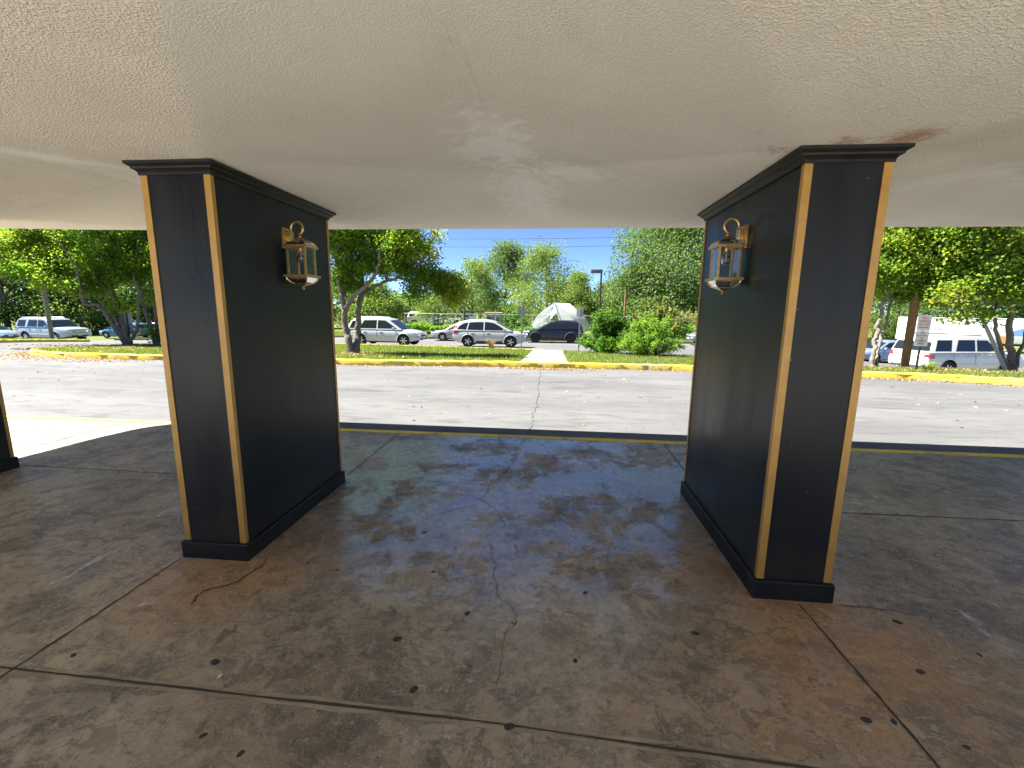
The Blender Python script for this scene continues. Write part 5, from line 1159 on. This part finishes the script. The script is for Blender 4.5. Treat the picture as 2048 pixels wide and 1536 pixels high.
wire('lower of the two long wires crossing the blue sky', [at(-700, 475, 50), at(300, 500, 48), at(880, 494, 46), at(1040, 494.5, 45), at(1200, 492, 45), at(1410, 485, 44.5), at(1700, 470, 44), at(2500, 400, 44)], .017)
wire('thin wire climbing to the right in front of the tall oak, from the short pole', [at(1249, 586, 47), at(1330, 572, 46), at(1410, 541, 45), at(1520, 480, 44)], .012)
wire('lowest thin wire in front of the tall oak, starting at the short pole', [at(1249, 607, 47), at(1330, 604, 46), at(1400, 591, 45), at(1520, 560, 44)], .012)

# chain link fence with posts
t = thing('chain_link_fence', 'grey chain link fence along the verge beyond the road', 'fence', (0, 0, 0)); FY = 43.5
xs_ = np.arange(-15, 16.1, 3.0)
for x in xs_:
    mb = MB(); z = H(x, FY); mb.tube([(x, FY, z - .2), (x, FY, z + 2.0)], .032, 8); mb.lathe([(.04, z + 2.0), (.03, z + 2.05), (.005, z + 2.07)], 8, M=Matrix.Translation((x, FY, 0))); mb.build('post', M['galv'], t, True)
mb = MB(); mb.tube([(x, FY, H(x, FY) + 1.97) for x in xs_], .021, 6); mb.build('top_rail', M['galv'], t, True)
mb = MB(); gh = 1.93
for i in range(int((xs_[-1] - xs_[0] + gh) / .14)):
    x = xs_[0] - gh + i * .14
    for s_ in (1, -1):
        a, b = (x, x + gh); u0 = max(0, (xs_[0] - a) / gh); u1 = min(1, (xs_[-1] - a) / gh)
        if u1 <= u0: continue
        za = (u0 if s_ > 0 else 1 - u0) * gh; zb = (u1 if s_ > 0 else 1 - u1) * gh; xa = a + u0 * gh; xb = a + u1 * gh
        w_ = .0045; z0 = H(xa, FY) + .03; z1 = H(xb, FY) + .03
        mb.add([(xa - w_, FY + .002 * s_, z0 + za), (xa + w_, FY + .002 * s_, z0 + za), (xb + w_, FY + .002 * s_, z1 + zb), (xb - w_, FY + .002 * s_, z1 + zb)], [[0, 1, 2, 3]])
mb.build('wire_mesh', M['galv'], t)
# black gate frames and a white notice board behind the crossover
def gate(px0, px1, d, top, label):
    a = foot(px0, d); b = foot(px1, d); zt = at((px0 + px1) / 2, top, d).z - a.z; L = (b - a).length; an = math.atan2(b.y - a.y, b.x - a.x)
    t = thing('gate', label, 'gate', a, an, 'black gate frames'); 
    for x in (0, L): mb = MB(); mb.box((x - .05, -.05, -.1), (x + .05, .05, zt)); mb.build('post', M['darkmetal'], t)
    for za, zb in ((zt - .09, zt - .03), (.2, .26), (1.1, 1.15)): mb = MB(); mb.box((.051, -.03, za), (L - .051, .03, zb)); mb.build('rail', M['darkmetal'], t)
gate(930, 958, 41.6, 622, 'left one of the two black gate frames over the roof of the silver crossover')
gate(961.5, 989, 41.8, 622.5, 'right one of the two black gate frames, reaching the shelter post')
p = foot(944.5, 40.6); zt = at(944.5, 633, 40.6).z - p.z; t = thing('notice_board', 'pale notice board above the roof of the silver crossover', 'board', p)
mb = MB(); mb.box((-.3, -.02, zt - .75), (.3, .02, zt), bev=.008); mb.build('panel', mat('pale_board', (.55, .60, .64), .5), t)
for x in (-.24, .24): mb = MB(); mb.box((x - .03, .021, -.1), (x + .03, .06, zt - .05)); mb.build('post', M['galv'], t)
# bus shelter
p = foot(988, 40.2); t = thing('bus_shelter', 'small shelter with a flat tan roof and blue-reflecting glass sides behind the silver crossover', 'shelter', p)
zt = at(988, 624.5, 40.2).z - p.z
mb = MB(); mb.box((-.78, -.7, zt - .17), (.75, .7, zt), bev=.02); mb.build('roof', mat('tan_fascia', (.52, .42, .28), .7), t)
for x in (-.6, .6):
    for y in (-.55, .55): mb = MB(); mb.box((x - .035, y - .035, -.05), (x + .035, y + .035, zt - .172)); mb.build('post', M['galv'], t)
M['shelterglass'] = mat('blue_reflection_glass', (0.045, 0.10, 0.19), .08, coat=1.0, noise=(1.6, .8, (.10, .20, .33)))  # reflected blue of the truck beyond, put into the glass colour
for nm, a, b in (('glass_panel', (-.56, .545, .25), (.56, .555, zt - .4)), ('glass_panel', (-.605, -.51, .25), (-.595, .51, zt - .4)), ('glass_panel', (.595, -.51, .25), (.605, .51, zt - .4))):
    mb = MB(); mb.box(a, b); mb.build(nm, M['shelterglass'], t)
mb = MB(); mb.box((-.5, .2, .42), (.5, .5, .47)); mb.box((-.45, .3, 0), (-.40, .4, .419)); mb.box((.40, .3, 0), (.45, .4, .419)); mb.build('bench', M['polewood'], t)
p = foot(990.5, 39.2); zt = at(990.5, 622, 39.2).z - p.z; t = thing('post', 'slim pale steel post standing right in front of the shelter', 'post', p); mb = MB(); mb.tube([(0, 0, -.1), (0, 0, zt)], .045, 8); mb.build('shaft', M['galv'], t, True)
mb = MB(); mb.lathe([(.05, zt), (.05, zt + .02), (.01, zt + .04)], 8); mb.build('cap', M['galv'], t)
p = foot(927, 40.9); zt = at(927, 620, 40.9).z - p.z; t = thing('post', 'slim pale steel post left of the black gate frames, small dark box at its top', 'post', p); mb = MB(); mb.tube([(0, 0, -.1), (0, 0, zt)], .045, 8); mb.build('shaft', M['galv'], t, True)
mb = MB(); mb.box((-.22, -.06, zt - .28), (-.05, .06, zt - .02), bev=.01); mb.build('signal_box', M['darkmetal'], t)

# ---- white tunnel tent (hoop house with a pointed arch)
p = foot(1107, 51.5, -.03); t = thing('tunnel_tent', 'white plastic covered tunnel tent with pointed arch, front sheet drawn aside, behind the black suv', 'tent', p, R(-16))
HW, HT, TL = 3.0, 3.35, 7.0
_ap = [(0, 3.35), (0.25, 3.2), (0.8, 2.83), (1.5, 2.28), (2.15, 1.65), (2.65, 0.95), (2.92, 0.4), (3.0, 0.0)]
def arch(u, hw=HW, ht=HT):      # u from -1 (left foot) over the pointed ridge to 1
    t_ = np.linspace(0, 1, len(_ap)); a = abs(u)
    return (math.copysign(float(np.interp(a, t_, [q[0] for q in _ap])) * hw / 3.0, u), float(np.interp(a, t_, [q[1] for q in _ap])) * ht / 3.35)
us = np.linspace(-1, 1, 29); v = []; f = []; ny = 15
for j in range(ny):
    for u in us:
        x, z = arch(u); sag = -0.05 * abs(math.sin(math.pi * j / 2)) if j % 2 else 0; k = 1 + sag * .6
        v.append((x * k, TL * j / (ny - 1), z * k))
nu = len(us)
for j in range(ny - 1):
    for i in range(nu - 1): f.append((j * nu + i, j * nu + i + 1, (j + 1) * nu + i + 1, (j + 1) * nu + i))
mesh_obj('cover_sheet', v, f, M['film'], t, True, None)
for j in range(0, ny, 2):
    mb = MB(); mb.tube([(arch(u, HW - .04, HT - .04)[0], TL * j / (ny - 1), arch(u, HW - .04, HT - .04)[1]) for u in us], .022, 6); mb.build('hoop', M['galv'], t, True)
mb = MB(); mb.tube([(0, 0, HT - .1), (0, TL, HT - .1)], .022, 6); mb.build('ridge_pole', M['galv'], t, True)
# front curtains: left one hangs to the foot, right one is a plain gable sheet
v = []; f = []; k = 12
for i in range(k + 1):
    u = -i / k; x, z = arch(u); s_ = i / k
    xi, zi = (-0.02 - 0.95 * s_ ** 1.9, HT - .12 - (HT - .55) * s_ ** 1.1)
    for q in range(5): w_ = q / 4; v.append((x * (1 - w_) + xi * w_, -.03 - .10 * math.sin(w_ * 9 + i) * w_, z * (1 - w_) + zi * w_))
for i in range(k):
    for q in range(4): f.append((i * 5 + q, i * 5 + q + 1, (i + 1) * 5 + q + 1, (i + 1) * 5 + q))
mesh_obj('front_curtain', v, f, M['film'], t, True)
v = []; f = []
for i in range(k + 1):
    x, z = arch(i / k); s_ = i / k; xi, zi = (0.05 + 0.95 * s_, HT - .15 - (HT - .3) * s_)
    for q in range(4): w_ = q / 3; v.append((x * (1 - w_) + xi * w_, -.03, z * (1 - w_) + zi * w_))
for i in range(k):
    for q in range(3): f.append((i * 4 + q, (i + 1) * 4 + q, (i + 1) * 4 + q + 1, i * 4 + q + 1))
mesh_obj('front_curtain', v, f, M['film'], t, True)
mb = MB(); mb.tube([(.04, -.06, HT - .12), (1.35, -.06, .1)], .03, 6); mb.build('brace', M['galv'], t, True)
mb = MB()
# low hoop frame with netting at the right
p = foot(1392, 44, -.03); t = thing('hoop_frame', 'low bare metal hoop tunnel with thin netting beside the right pillar, in the weeds', 'frame', p, R(80))
for j in range(6):
    mb = MB(); mb.tube([(1.7 * math.cos(R(a)), j * .9 - 2.4, 1.75 * math.sin(R(a))) for a in range(0, 181, 12)], .028, 6); mb.build('hoop', M['galv'], t, True)
for a in (35, 90, 145): mb = MB(); mb.tube([(1.7 * math.cos(R(a)), -2.4, 1.75 * math.sin(R(a)) + .04), (1.7 * math.cos(R(a)), 2.1, 1.75 * math.sin(R(a)) + .04)], .022, 6); mb.build('rail', M['galv'], t, True)

# ---- white box truck at the right, seen between the maples
p = foot(1965, 41); t = thing('box_truck', 'long white box truck with an orange panel and pale blue swoosh, behind the white suv', 'truck', p, R(-20))
zt = at(1965, 636.5, 41).z - p.z; zb = at(2010, 684, 41).z - p.z; a = -6.2; b = 5.2
mb = MB(); mb.box((a, -1.2, zb), (b, 1.2, zt), bev=.05); mb.build('cargo_box', M['white'], t, True)
mb = MB(); mb.box((a + .02, -1.214, zb - .06), (b - .02, -1.196, zb + .05)); mb.box((a + .02, -1.212, zt - .09), (b - .02, -1.198, zt - .02)); mb.build('box_rail', M['galv'], t)
zq = lambda py: at(2010, py, 41).z - p.z
xq = lambda px: (at(px, 660, 39.8) - Vector(p)).x * 1.0
mb = MB(); mb.add([(xq(2002), -1.207, zq(683)), (xq(2015.5), -1.207, zq(683)), (xq(2016.5), -1.207, zq(671)), (xq(2002), -1.207, zq(671))], [[0, 1, 2, 3]]); mb.build('orange_panel', mat('orange_vinyl', (.72, .27, .06), .5), t)
mb = MB(); mb.add([(xq(2009), -1.207, zq(669.5)), (xq(2060), -1.207, zq(669.5)), (xq(2060), -1.207, zq(642)), (xq(2035), -1.207, zq(655)), (xq(2022), -1.207, zq(660))], [[0, 1, 2, 3, 4]]); mb.build('blue_swoosh', mat('pale_blue_vinyl', (.18, .30, .58), .5), t)
mb = MB(); mb.box((b + .1, -1.1, .5), (b + 2.3, 1.1, 2.35), bev=.15); mb.build('cab', M['white'], t, True)
mb = MB(); mb.box((b + .9, -1.115, 1.45), (b + 1.9, -1.08, 2.1), bev=.01); mb.build('window', M['carglass'], t)
mb = MB(); mb.box((a + .3, -.5, .55), (b + 2.0, .5, zb - .065)); mb.build('chassis', M['plastic'], t)
for x in (a + 1.6, a + 2.6, b + 1.3):
    for y in (-1.0, 1.0): mb = MB(); mb.lathe([(.25, -.13), (.46, -.13), (.48, 0), (.46, .13), (.25, .13), (.2, .06)], 20, M=Matrix.Translation((x, y, .48)) @ Matrix.Rotation(math.pi / 2, 4, 'X')); mb.build('wheel', M['tyre'], t, True)
# ---- yard beyond the fence: a low pale building and white vehicles
p = foot(868, 84); t = thing('low_building', 'low grey building with a white flat roof edge far beyond the fence', 'building', p, R(3))
zt = at(868, 617, 84).z - p.z
mb = MB(); mb.box((-6, 0, -.3), (7, 8, zt - .32)); mb.build('wall', mat('grey_cladding', (.30, .31, .31), .8, noise=(1, .5, (.24, .25, .25))), t)
mb = MB(); mb.box((-6.3, -.3, zt - .318), (7.3, 8.3, zt), bev=.03); mb.build('roof', M['white'], t)
for x in (-4.5, -1.5, 1.5, 4.5): mb = MB(); mb.box((x - .8, -.03, .9), (x + .8, .05, 2.0)); mb.build('window', M['carglass'], t)
p = foot(852, 66); car('parked_van', 'white suv in the yard beyond the fence, left of the bare thin stems', 'suv', p, R(8), BIGSUV, M['white'], 'white vehicles in the yard')
p = foot(898, 64); car('parked_van', 'white suv in the yard beyond the fence, right of the bare thin stems', 'suv', p, R(172), BIGSUV, M['white'], 'white vehicles in the yard')
